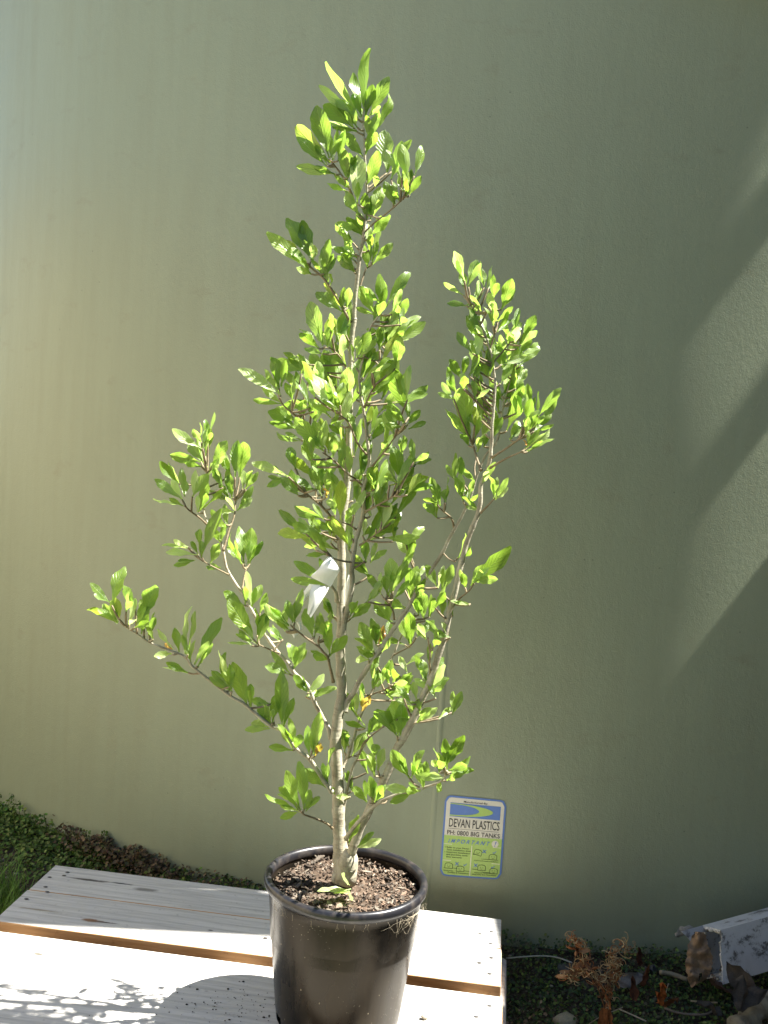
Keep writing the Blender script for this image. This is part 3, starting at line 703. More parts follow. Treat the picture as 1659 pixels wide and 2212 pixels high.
DATA = {
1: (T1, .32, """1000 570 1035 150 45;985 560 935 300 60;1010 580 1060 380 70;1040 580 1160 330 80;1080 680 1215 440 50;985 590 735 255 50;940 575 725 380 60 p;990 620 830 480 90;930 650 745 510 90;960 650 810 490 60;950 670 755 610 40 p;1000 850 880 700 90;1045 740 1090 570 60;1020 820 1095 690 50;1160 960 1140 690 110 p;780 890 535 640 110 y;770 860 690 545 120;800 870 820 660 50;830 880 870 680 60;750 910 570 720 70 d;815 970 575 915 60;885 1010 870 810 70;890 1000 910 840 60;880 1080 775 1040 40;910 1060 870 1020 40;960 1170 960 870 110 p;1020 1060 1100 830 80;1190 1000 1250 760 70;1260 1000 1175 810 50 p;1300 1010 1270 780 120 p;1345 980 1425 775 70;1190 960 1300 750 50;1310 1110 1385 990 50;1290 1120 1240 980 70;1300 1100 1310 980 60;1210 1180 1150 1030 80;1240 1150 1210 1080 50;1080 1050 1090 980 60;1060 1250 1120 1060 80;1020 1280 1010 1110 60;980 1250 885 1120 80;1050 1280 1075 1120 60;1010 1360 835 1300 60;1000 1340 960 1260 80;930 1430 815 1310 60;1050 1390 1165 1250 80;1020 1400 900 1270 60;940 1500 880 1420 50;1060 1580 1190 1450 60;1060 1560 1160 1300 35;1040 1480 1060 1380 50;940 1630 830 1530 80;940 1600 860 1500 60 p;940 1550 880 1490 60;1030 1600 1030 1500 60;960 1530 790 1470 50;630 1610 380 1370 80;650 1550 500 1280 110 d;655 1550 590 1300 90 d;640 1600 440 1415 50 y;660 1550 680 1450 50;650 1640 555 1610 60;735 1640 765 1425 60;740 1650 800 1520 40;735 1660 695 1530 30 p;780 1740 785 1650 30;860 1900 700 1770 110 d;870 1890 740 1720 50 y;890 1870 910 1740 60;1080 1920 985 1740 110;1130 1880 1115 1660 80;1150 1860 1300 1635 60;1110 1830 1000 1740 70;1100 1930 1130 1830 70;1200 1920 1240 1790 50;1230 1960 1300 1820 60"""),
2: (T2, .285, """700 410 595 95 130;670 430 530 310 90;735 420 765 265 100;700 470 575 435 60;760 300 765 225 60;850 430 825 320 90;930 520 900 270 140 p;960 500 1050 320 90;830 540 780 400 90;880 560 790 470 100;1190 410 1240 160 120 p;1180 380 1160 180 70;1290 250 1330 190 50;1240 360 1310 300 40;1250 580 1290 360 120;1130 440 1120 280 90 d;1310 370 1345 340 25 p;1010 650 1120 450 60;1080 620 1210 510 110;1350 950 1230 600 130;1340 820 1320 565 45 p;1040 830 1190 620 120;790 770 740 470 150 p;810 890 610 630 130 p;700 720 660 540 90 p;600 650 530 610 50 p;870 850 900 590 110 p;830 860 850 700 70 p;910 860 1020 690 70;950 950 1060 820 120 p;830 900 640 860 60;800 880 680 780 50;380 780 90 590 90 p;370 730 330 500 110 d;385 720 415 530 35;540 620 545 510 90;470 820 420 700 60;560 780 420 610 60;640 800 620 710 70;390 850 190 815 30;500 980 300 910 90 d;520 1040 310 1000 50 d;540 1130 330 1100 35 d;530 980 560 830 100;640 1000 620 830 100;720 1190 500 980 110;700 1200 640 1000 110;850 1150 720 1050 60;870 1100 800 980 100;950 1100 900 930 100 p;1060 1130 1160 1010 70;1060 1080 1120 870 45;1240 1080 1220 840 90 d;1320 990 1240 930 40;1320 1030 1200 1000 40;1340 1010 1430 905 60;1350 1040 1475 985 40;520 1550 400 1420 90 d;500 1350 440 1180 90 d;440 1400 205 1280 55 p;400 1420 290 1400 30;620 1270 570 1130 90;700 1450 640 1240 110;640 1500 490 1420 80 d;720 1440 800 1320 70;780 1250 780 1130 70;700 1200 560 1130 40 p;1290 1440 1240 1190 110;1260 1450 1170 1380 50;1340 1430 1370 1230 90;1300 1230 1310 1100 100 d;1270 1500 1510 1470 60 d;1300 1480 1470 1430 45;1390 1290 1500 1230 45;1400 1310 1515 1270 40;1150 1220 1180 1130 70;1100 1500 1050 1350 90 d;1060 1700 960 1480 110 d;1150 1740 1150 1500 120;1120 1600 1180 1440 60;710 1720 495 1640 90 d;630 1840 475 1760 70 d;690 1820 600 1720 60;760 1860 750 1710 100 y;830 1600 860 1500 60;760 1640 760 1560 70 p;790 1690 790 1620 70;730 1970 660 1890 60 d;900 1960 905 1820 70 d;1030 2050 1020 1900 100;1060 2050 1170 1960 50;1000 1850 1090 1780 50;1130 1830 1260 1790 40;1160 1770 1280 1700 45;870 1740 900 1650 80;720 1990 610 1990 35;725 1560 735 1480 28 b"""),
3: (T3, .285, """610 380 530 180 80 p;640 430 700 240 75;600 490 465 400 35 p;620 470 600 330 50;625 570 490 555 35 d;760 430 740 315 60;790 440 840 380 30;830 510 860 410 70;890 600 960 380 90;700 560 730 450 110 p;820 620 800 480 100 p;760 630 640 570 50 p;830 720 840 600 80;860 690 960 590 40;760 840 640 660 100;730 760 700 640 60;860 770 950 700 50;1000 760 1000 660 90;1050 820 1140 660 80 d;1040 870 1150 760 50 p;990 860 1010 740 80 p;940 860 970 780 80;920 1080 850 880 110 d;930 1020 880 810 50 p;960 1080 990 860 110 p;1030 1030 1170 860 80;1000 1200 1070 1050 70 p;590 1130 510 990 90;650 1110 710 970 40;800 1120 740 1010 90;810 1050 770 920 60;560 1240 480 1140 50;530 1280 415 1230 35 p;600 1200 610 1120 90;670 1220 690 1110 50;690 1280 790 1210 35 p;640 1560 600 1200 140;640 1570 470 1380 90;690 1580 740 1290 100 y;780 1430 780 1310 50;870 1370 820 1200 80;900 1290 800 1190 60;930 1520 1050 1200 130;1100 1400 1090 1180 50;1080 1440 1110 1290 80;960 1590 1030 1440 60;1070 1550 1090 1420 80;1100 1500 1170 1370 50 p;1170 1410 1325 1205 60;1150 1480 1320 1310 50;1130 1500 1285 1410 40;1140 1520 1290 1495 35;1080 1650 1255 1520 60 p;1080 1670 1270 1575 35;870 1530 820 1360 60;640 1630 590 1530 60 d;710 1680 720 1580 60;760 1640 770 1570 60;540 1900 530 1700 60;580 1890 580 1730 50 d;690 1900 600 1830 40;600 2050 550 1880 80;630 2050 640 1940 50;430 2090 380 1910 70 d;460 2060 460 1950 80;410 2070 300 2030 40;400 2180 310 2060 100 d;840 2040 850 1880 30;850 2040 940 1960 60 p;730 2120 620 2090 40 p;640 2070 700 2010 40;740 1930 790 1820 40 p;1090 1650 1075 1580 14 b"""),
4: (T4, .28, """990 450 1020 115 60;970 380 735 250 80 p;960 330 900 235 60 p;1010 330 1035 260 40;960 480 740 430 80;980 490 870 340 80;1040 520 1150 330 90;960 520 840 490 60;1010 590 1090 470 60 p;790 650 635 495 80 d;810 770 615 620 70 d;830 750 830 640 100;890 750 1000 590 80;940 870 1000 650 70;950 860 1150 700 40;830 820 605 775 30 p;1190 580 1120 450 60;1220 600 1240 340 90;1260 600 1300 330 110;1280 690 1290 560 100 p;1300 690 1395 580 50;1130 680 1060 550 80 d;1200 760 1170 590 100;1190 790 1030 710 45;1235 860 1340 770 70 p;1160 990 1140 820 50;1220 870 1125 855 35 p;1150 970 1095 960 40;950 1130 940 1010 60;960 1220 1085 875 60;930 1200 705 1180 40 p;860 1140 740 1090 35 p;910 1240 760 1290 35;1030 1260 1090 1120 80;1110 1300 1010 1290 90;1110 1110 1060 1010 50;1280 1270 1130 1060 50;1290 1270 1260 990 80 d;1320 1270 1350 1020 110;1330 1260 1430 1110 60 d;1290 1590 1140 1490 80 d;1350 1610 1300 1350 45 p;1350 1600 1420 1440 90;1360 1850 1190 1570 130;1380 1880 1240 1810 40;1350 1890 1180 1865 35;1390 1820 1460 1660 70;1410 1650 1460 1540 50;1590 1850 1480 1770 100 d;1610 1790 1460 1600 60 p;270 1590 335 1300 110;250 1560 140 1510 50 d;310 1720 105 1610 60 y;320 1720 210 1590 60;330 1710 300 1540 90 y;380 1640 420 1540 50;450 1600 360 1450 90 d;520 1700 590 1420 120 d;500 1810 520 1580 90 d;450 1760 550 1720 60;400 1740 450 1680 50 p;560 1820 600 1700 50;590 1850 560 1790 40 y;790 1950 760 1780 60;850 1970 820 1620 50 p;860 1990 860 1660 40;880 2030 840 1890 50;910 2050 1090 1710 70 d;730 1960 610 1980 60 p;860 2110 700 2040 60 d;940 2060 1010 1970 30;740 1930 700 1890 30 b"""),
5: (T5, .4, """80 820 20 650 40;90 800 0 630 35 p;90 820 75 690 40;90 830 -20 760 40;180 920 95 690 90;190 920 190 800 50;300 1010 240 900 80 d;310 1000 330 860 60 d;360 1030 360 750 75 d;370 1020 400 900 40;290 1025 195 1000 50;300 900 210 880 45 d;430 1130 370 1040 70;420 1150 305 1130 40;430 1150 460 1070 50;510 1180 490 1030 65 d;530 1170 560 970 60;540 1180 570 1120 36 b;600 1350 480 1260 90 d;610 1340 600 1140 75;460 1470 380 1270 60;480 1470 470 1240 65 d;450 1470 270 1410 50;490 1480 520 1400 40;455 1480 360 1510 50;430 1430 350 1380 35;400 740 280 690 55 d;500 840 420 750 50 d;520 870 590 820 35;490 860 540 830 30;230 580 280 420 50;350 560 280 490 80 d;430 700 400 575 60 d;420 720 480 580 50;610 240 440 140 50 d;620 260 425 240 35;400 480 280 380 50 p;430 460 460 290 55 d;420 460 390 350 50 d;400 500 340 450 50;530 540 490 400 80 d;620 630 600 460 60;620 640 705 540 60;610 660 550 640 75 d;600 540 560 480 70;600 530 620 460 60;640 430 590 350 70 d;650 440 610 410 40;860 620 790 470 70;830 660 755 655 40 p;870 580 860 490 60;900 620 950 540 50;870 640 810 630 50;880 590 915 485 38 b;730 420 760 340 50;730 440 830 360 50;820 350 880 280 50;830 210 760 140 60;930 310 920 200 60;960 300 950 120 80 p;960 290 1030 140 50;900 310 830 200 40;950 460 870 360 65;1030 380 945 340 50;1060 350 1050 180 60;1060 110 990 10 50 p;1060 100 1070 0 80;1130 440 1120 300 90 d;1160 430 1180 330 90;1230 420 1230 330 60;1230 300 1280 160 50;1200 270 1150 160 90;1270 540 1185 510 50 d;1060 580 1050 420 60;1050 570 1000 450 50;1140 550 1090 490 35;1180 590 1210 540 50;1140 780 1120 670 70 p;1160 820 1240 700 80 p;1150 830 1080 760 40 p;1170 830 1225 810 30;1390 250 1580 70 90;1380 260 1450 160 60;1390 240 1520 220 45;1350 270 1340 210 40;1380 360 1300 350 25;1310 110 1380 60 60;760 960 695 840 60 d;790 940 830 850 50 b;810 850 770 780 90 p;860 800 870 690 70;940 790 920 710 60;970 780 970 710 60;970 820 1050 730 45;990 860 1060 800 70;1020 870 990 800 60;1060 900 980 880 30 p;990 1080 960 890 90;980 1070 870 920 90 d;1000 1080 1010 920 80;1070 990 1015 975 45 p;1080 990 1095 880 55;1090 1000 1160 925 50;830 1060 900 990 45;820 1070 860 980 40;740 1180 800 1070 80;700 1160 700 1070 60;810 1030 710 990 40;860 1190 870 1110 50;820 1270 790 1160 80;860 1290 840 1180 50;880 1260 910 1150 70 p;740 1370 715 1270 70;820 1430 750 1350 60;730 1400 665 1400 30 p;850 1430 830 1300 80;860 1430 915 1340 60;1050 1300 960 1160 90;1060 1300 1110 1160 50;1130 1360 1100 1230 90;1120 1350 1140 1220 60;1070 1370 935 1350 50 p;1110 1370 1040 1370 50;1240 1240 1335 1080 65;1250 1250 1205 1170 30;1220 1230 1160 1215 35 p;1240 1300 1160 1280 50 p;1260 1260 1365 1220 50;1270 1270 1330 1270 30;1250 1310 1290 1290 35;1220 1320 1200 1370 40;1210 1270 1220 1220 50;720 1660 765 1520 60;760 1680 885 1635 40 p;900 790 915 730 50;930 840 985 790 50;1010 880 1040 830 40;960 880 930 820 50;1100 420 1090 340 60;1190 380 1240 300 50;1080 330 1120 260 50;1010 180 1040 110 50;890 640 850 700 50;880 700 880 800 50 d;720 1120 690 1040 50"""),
6: (T6, .24, """810 590 510 640 90;800 560 700 480 80;800 610 655 655 50 p;790 600 790 700 30"""),
}
bases = []
for key, (T, sc, txt) in DATA.items():
    if key == 6: continue
    for e in txt.split(';'):
        q = e.split(); a = T((float(q[0]), float(q[1]))); b = T((float(q[2]), float(q[3])))
        kd = q[5] if len(q) > 5 else 'n'
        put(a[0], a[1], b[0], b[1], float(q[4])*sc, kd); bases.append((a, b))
# young leaves in the rosettes: small ones round each leaf base, leaning the same way
def young(a, b, n_, s0, s1):
    for _ in range(n_):
        ang = math.atan2(b[1]-a[1], b[0]-a[0]) + random.gauss(0, .45); ang = ang + .35*math.sin(-math.pi/2-ang); L = random.uniform(s0, s1)
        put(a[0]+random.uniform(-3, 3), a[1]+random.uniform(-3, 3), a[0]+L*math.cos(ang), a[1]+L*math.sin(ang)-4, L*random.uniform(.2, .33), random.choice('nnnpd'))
for a, b in bases:
    if random.random() < .95: young(a, b, 1, 28, 56)
# fuller middle: leaves standing behind the ones in front
for _ in range(115):
    vx = random.gauss(765, 62); vy = random.uniform(700, 1190)
    if vx < 640 or vx > 890: continue
    ang = -math.pi/2 + (vx-765)/95*.9 + random.gauss(0, .5); L = random.uniform(50, 84)
    put(vx, vy, vx+L*math.cos(ang), vy+L*math.sin(ang), L*random.uniform(.2, .34), random.choice('nnnnpy'), 1)
for _ in range(46):
    vx = random.uniform(1020, 1130); vy = random.uniform(720, 960); ang = -math.pi/2+random.gauss(.1, .5); L = random.uniform(34, 60)
    put(vx, vy, vx+L*math.cos(ang), vy+L*math.sin(ang), L*random.uniform(.25, .42), random.choice('nnpd'), 1)
for _ in range(26):
    vx = random.uniform(830, 980); vy = random.uniform(1250, 1560); ang = -math.pi/2+random.gauss(0, .7); L = random.uniform(30, 52)
    put(vx, vy, vx+L*math.cos(ang), vy+L*math.sin(ang), L*random.uniform(.25, .42), random.choice('nnpd'), 1)
bi_objs = []
for bi, (kind, segs) in enumerate(BR):
    o = bm[bi].build(kind, M_bark, potted); bi_objs.append(o)
    if fol[bi].v: fol[bi].build('foliage', M_leaf, o)
# root flare knob and basal sprout
mb = MB(); c0 = at(752, 1868, 1.625)
mb.tube([W(at(745, 1903, 1.632)), W(at(748, 1885, 1.63)), W(at(751, 1868, 1.627)), W(at(753, 1852, 1.625)), W(at(757, 1838, 1.62))], [.019, .0165, .0175, .015, .009], 14, 0, True, .25)
mb.build('root_collar', M_bark, bi_objs[0])
mb = MB()
for e in DATA[6][2].split(';'):
    q = e.split(); a = T6((float(q[0]), float(q[1]))); b = T6((float(q[2]), float(q[3])))
    p0, p1 = at(a[0], a[1], 1.60), at(b[0], b[1], 1.565); d = p1-p0
    leaf(mb, W(p0), d, d.length*1.05, max(.012, float(q[4])*.24/1350*1.1), Vector((.5, -.3, .8)), COLS['p'], .2, .3, 0, .6)
mb.build('basal_sprout', M_leaf, potted)

# ------------------------------------------------------------------ white tape tied in the branches
t = NT('white_plastic_tape'); nz = t.noise(t.obj(), 40, 3)
c = t.mix(nz, (.78, .78, .74), (.9, .9, .86)); p = t.pbsdf(c, .4, .4, t.bump(nz, .2, .002))
tl = t.n('ShaderNodeBsdfTranslucent', None, Color=(.75, .8, .78, 1)); mx = t.n('ShaderNodeMixShader'); t.i(mx, '0', .35); t.i(mx, '1', p); t.i(mx, '2', tl.outputs[0])
M_tape = t.done(mx.outputs[0])
T8 = lambda x, y: (564+.16*x, 1161+.16*y)
o8 = at(*T8(940, 265), 1.60)
tape = empty('plastic_tape', tuple(o8), label='white plastic tape tied in a loop with hanging tails beside the trunk', cat='tape')
def ribbon(left, right, Ys, name, bow=.012):
    Ys = [Y-.03 if Y < 1.65 else Y for Y in Ys]; Lp = smooth_path([(*T8(*p), Y) for p, Y in zip(left, Ys)], 5); Rp = smooth_path([(*T8(*p), Y) for p, Y in zip(right, Ys)], 5)
    m = MB(); vs = []; K = 5
    for l, r in zip(Lp, Rp):
        for k in range(K):
            s = k/(K-1); q = l+(r-l)*s; vs.append(at(q[0], q[1], q[2]-bow*math.sin(math.pi*s))-o8)
    m.add(vs, [(i*K+k, i*K+k+1, (i+1)*K+k+1, (i+1)*K+k) for i in range(len(Lp)-1) for k in range(K-1)])
    return m.build(name, M_tape, tape)
ribbon([(905, 262), (840, 330), (770, 430), (680, 510), (690, 545)], [(960, 262), (1010, 350), (1062, 430), (1010, 540), (940, 665)], [1.60, 1.585, 1.58, 1.585, 1.59], 'tape_loop')
ribbon([(650, 628), (590, 710), (550, 765), (538, 905)], [(800, 640), (720, 740), (665, 760), (640, 790)], [1.60, 1.605, 1.61, 1.615], 'tape_tail')
ribbon([(690, 640), (655, 760), (640, 900), (622, 1022)], [(925, 670), (870, 770), (790, 900), (672, 1085)], [1.585, 1.575, 1.57, 1.57], 'tape_tail')
ribbon([(478, 1150), (505, 1200), (515, 1250)], [(535, 1130), (548, 1200), (548, 1245)], [1.60, 1.60, 1.60], 'tape_tail', .004)
ribbon([(400, 1290), (425, 1325), (445, 1360)], [(505, 1285), (480, 1320), (450, 1362)], [1.60, 1.60, 1.60], 'tape_tail', .003)
ribbon([(1180, 500), (1150, 620), (1140, 760), (1140, 900)], [(1225, 520), (1215, 640), (1210, 760), (1170, 890)], [1.69, 1.69, 1.69, 1.69], 'tape_tail', .004)

# ------------------------------------------------------------------ small plants on the ground
def in_pallet(x, y, m=0.0):
    dx, dy = x-.299, y-2.051; c_, s_ = math.cos(PA), math.sin(PA); lx, ly = dx*c_+dy*s_, -dx*s_+dy*c_
    return -.99-m < lx < .014+m and -.78-m < ly < 0+m
def tiny_leaves(mb, n_, region, size, cols, hfun, tilt=.7):
    for _ in range(n_):
        for _t in range(12):
            x, y = region()
            if not in_pallet(x, y, -.004) and math.hypot(x-TCX, y-TCY) > TR+.004: break
        else: continue
        s = random.uniform(*size); z = gz(x, y)+hfun(x, y)
        N_ = Vector((random.gauss(0, tilt), random.gauss(-.15, tilt), 1)).normalized(); a_ = N_.orthogonal().normalized(); b_ = N_.cross(a_); ph = random.uniform(0, 6.28)
        c = Vector((x, y, z)); k = 7; vs = [c+(a_*math.cos(ph+2*math.pi*i/k)+b_*math.sin(ph+2*math.pi*i/k)*.85)*s*.5 + N_*s*.12 for i in range(k)] + [c]
        col = random.choice(cols); v_ = random.uniform(.7, 1.25)
        mb.add(vs, [(i, (i+1) % k, k) for i in range(k)], 0, True, None, (col[0]*v_, col[1]*v_, col[2]*v_, 1))
G1 = [(.075, .14, .02), (.10, .18, .03), (.06, .11, .02), (.14, .2, .04)]
BRN = [(.11, .075, .04), (.14, .09, .045), (.08, .055, .03), (.10, .10, .035)]
def dtank(x, y): return math.hypot(x-TCX, y-TCY)-TR
# left bank against the tank
def reg_left():
    x = random.uniform(-1.75, -.42); y0 = tank_y(x); return x, y0 - abs(random.gauss(0, .10)) - .004
def h_left(x, y):
    d = dtank(x, y); side_ = min(1, max(.1, (-.35-x)/.35)); return random.random()**.6*side_*(.006+.012*math.exp(-(d/.085)**2))*(1+.55*noise.noise(Vector((x*9, y*9, 2))))
mb = MB(); tiny_leaves(mb, 9500, reg_left, (.006, .012), G1+[(.13, .17, .04)], h_left)
mb.build('creeping_ground_cover', M_gc, kind='stuff', label='low green creeping plants massed against the foot of the tank behind the pallet', cat='ground cover')
def reg_lb():
    x = random.gauss(-.56, .10); return x, tank_y(x) - abs(random.gauss(0, .04)) - .004
mb = MB(); tiny_leaves(mb, 1700, reg_lb, (.006, .011), BRN, lambda x, y: random.random()**.6*(.05+.03*noise.noise(Vector((x*20, y*9, 2)))))
def reg_lb2():
    x = random.gauss(-.28, .05); return x, tank_y(x) - abs(random.gauss(0, .02)) - .004
tiny_leaves(mb, 500, reg_lb2, (.006, .010), BRN+G1, lambda x, y: random.random()**.6*.05)
mb.build('withered_ground_cover', M_gc, kind='stuff', label='brown withered creeping plants by the tank foot behind the pallet', cat='ground cover')
# sprigs standing up out of the bank
sp = MB()
for _ in range(110):
    x = random.uniform(-1.3, -.22); y = tank_y(x)-random.uniform(.005, .06); 
    if in_pallet(x, y): continue
    z = gz(x, y)+.02; h = random.uniform(.02, .045)*min(1, max(.5, (-.2-x)/.3)); dx, dy = random.gauss(0, .012), random.gauss(-.005, .008)
    top = Vector((x+dx, y+dy, z+h)); brown = -.75 < x < -.4 and random.random() < .7
    cc = random.choice(BRN if brown else G1); sp.tube([(x, y, z), (x+dx*.4, y+dy*.4, z+h*.6), tuple(top)], .0007, 4, 0, False, 0, (*[k_*.8 for k_ in cc], 1))
    for k in range(7):
        N_ = Vector((random.gauss(0, .8), random.gauss(-.3, .6), .8)).normalized(); a_ = N_.orthogonal().normalized(); b_ = N_.cross(a_); s = random.uniform(.005, .009)
        c = top + Vector((random.gauss(0, .006), random.gauss(0, .005), random.uniform(-.018, .003))); vs = [c+(a_*math.cos(6.283*i/6)+b_*math.sin(6.283*i/6))*s*.5 for i in range(6)]
        sp.add(vs, [tuple(range(6))], 0, True, None, (*[k_*random.uniform(.8, 1.3) for k_ in cc], 1))
sp.build('weed_sprigs', M_gc, kind='stuff', label='thin upright weed sprigs sprouting along the tank foot', cat='weeds')
# right side mat
def reg_r(): 
    x = random.uniform(.24, 1.05); return x, random.uniform(1.55, tank_y(x))
mb = MB()
def keep_r():
    while True:
        x, y = reg_r(); n_ = noise.noise(Vector((x*5, y*5, 9)))
        if n_ > -.4+.6*max(0, x-.62): return x, y
tiny_leaves(mb, 15000, keep_r, (.004, .0085), [(.08, .13, .025), (.055, .10, .03), (.13, .18, .035), (.08, .08, .045), (.045, .08, .025)], lambda x, y: random.random()*(.012+.03*max(0, noise.noise(Vector((x*6, y*6, 4))))) + .035*random.random()*math.exp(-dtank(x, y)/.04)*(x < .55))
mb.build('mat_of_ground_cover', M_gc, kind='stuff', label='dense mat of tiny round green leaves on the shaded soil right of the pallet', cat='ground cover')
mb = MB(); tiny_leaves(mb, 3200, lambda: (random.gauss(.34, .07), random.gauss(1.70, .08)), (.004, .008), BRN+[(.2, .14, .08), (.26, .2, .13)], lambda x, y: random.random()*.022)
mb.build('dry_leaf_litter', M_gc, kind='stuff', label='brown dried seed heads and litter beside the pallet corner', cat='leaf litter')
mb = MB(); tiny_leaves(mb, 1500, lambda: (random.gauss(.72, .05), random.gauss(1.74, .05)), (.006, .011), [(.10, .16, .03), (.08, .13, .03), (.14, .17, .05)], lambda x, y: random.random()*.03)
tiny_leaves(mb, 1100, lambda: (random.gauss(.47, .03), random.gauss(1.78, .035)), (.005, .009), [(.10, .16, .03), (.08, .13, .03)], lambda x, y: random.random()*.025)
mb.build('bright_ground_cover', M_gc, kind='stuff', label='brighter green clumps of small leaves near the bottom right corner', cat='ground cover')
# grass at the left edge
mb = MB()
for _ in range(420):
    _g = onz(random.gauss(-5, 38), random.gauss(1960, 36), 0); x, y = _g.x, _g.y
    if in_pallet(x, y, .004): continue
    h = random.uniform(.04, .13); a = random.uniform(0, 6.28); ln = random.uniform(.2, .9)*h; b0 = Vector((x, y, gz(x, y)-.003)); d_ = Vector((math.cos(a), math.sin(a), 0)); s_ = Vector((-d_.y, d_.x, 0)); wd = random.uniform(.0011, .0022)
    vs = []
    for i in range(5):
        tt = i/4; p = b0 + Vector((0, 0, h*(tt-.25*tt*tt))) + d_*ln*tt*tt; vs += [p-s_*wd*(1-tt), p+s_*wd*(1-tt)]
    g = random.uniform(.7, 1.3); mb.add(vs, [(2*i, 2*i+1, 2*i+3, 2*i+2) for i in range(4)], 0, True, None, (.085*g, .17*g, .02*g, 1))
mb.build('grass_tuft', M_gc, kind='stuff', label='bright green grass blades at the left end of the pallet', cat='grass')
# gravel and pebbles on the soil at the left
mb = MB()
def stone(mb, c, s, col, sq=.6):
    n1, n2 = 5, 7; vs = []; ph = random.uniform(0, 6.28); ex = random.uniform(.6, 1)
    for i in range(n1+1):
        la = -math.pi/2+math.pi*i/n1
        for k in range(n2):
            lo = 2*math.pi*k/n2+ph; d_ = Vector((math.cos(la)*math.cos(lo), math.cos(la)*math.sin(lo)*ex, math.sin(la)*sq)); d_ *= 1+.3*noise.noise(d_*1.7+c*40); vs.append(c+d_*s/2)
    mb.add(vs, [(i*n2+k, i*n2+(k+1) % n2, (i+1)*n2+(k+1) % n2, (i+1)*n2+k) for i in range(n1) for k in range(n2)], 0, True, None, col)
for _ in range(700):
    x, y = random.uniform(-1.25, -.62), random.uniform(1.7, 2.5)
    if in_pallet(x, y) or dtank(x, y) < .03: continue
    stone(mb, Vector((x, y, gz(x, y)+.001)), random.uniform(.004, .012), (*random.choice([(.08, .065, .05), (.13, .11, .09), (.05, .04, .03), (.2, .19, .17)]), 1))
for _ in range(500):
    x, y = random.uniform(.25, 1.1), random.uniform(1.55, 2.1)
    if in_pallet(x, y): continue
    stone(mb, Vector((x, y, gz(x, y)+.003)), random.uniform(.003, .009), (*random.choice([(.08, .065, .05), (.13, .11, .09), (.05, .04, .03), (.25, .22, .16)]), 1))
mb.build('gravel', M_chip, kind='stuff', label='small dark pebbles and soil crumbs on the ground around the pallet', cat='gravel')
# crumbs spilled on the boards, and one pebble
mb = MB()
for _ in range(90):
    q = onz(random.gauss(510, 70), random.gauss(2172, 24), PT)
    if math.hypot(q.x-PX, q.y-PY) < RB+.003: continue
    stone(mb, Vector((q.x, q.y, PT+.0008)), random.uniform(.0009, .003)*(1 if random.random() < .9 else 1.8), (.035, .028, .02, 1), .5)
for _ in range(50):
    q = onz(random.uniform(60, 560), random.uniform(2080, 2205), PT); stone(mb, Vector((q.x, q.y, PT+.0006)), random.uniform(.001, .003), (.05, .04, .03, 1), .5)
mb.build('spilled_soil_crumbs', M_chip, kind='stuff', label='dark crumbs of soil spilled on the boards left of the pot', cat='soil crumbs')
def thing_mesh(m, name, mat, label, cat, group=None):
    group = group or {'dead leaf': 'dead leaves lying at the foot of the tank', 'stalk': 'dry stalks on the shaded ground', 'shade_tube': 'plastic tubes added to shade the pallet', 'stick': 'sticks on the shaded ground'}.get(cat)
    return m.build(name, mat, None, label=label, cat=cat, group=group)
mb = MB(); q = onz(916, 2202, PT); stone(mb, Vector((q.x, q.y, PT+.004)), .013, (.30, .26, .2, 1), .6); thing_mesh(mb, 'pebble', M_chip, 'small brown pebble on the boards just right of the pot foot', 'pebble')
mb = MB(); q = onz(1222, 2200, .01); stone(mb, Vector((q.x, q.y, .006)), .050, (.26, .24, .16, 1), .5); thing_mesh(mb, 'stone', M_chip, 'smooth cream stone half buried in brown litter at the bottom edge', 'stone')

# ---- dry curly weed
cw0 = at(1312, 2205, 1.80)
cw = empty('dried_weed', (cw0.x, cw0.y, 0), label='dead rusty brown weed with curled up tendrils in front of the tank', cat='dead plant')
def L_(p): return (p[0]-cw0.x, p[1]-cw0.y, p[2])
mb = MB(); RB_ = (.24, .115, .05, 1); TN = (.40, .27, .13, 1); rust = (.30, .11, .035, 1)
stems = [[(1316, 2212), (1314, 2170), (1318, 2130), (1322, 2080), (1335, 2055), (1352, 2043)], [(1308, 2212), (1304, 2165), (1296, 2120), (1275, 2090), (1255, 2070), (1248, 2045), (1235, 2030)], [(1314, 2212), (1320, 2150), (1330, 2100), (1322, 2070)], [(1310, 2190), (1290, 2130), (1265, 2105), (1240, 2100), (1228, 2112)]]
spl = []
for s in stems:
    sp_ = smooth_path([(*p, 1.80+.03*i/len(s)) for i, p in enumerate(s)], 6); P_ = [at(*p) for p in sp_]; spl += [(p, i/len(P_)) for i, p in enumerate(P_) if i > 5]
    mb.tube([L_(p) for p in P_], [.0016*(1-.5*i/len(P_)) for i in range(len(P_))], 6, 0, True, .3, RB_)
mb.build('stem', M_dry, cw)
mb = MB()
for _ in range(150):
    p, tt = random.choice(spl); c = Vector(L_(p)); turns = random.uniform(.6, 1.7); r0 = random.uniform(.005, .013); a = random.uniform(0, 6.28); ax = Vector((random.gauss(0, 1), random.gauss(0, 1), random.gauss(0, .8))).normalized(); u_ = ax.orthogonal().normalized(); v_ = ax.cross(u_)
    d_ = Vector((random.gauss(0, 1), random.gauss(0, .7), random.gauss(.2, .8))).normalized(); pts = []
    n_ = 14
    for j in range(n_):
        s = j/(n_-1); rr = r0*(1-.6*s)*min(1, s*3); an = a+turns*6.28*s; pts.append(c+d_*.02*s**.7*random.uniform(.97, 1.03)+(u_*math.cos(an)+v_*math.sin(an))*rr)
    g = random.uniform(.7, 1.3); cc = random.choice((TN, RB_, TN, rust, (.5, .4, .22, 1))); mb.tube(pts, [.0010*(1-.5*j/n_) for j in range(n_)], 4, 0, False, 0, (cc[0]*g, cc[1]*g, cc[2]*g, 1))
mb.build('curled_tendrils', M_dry, cw)
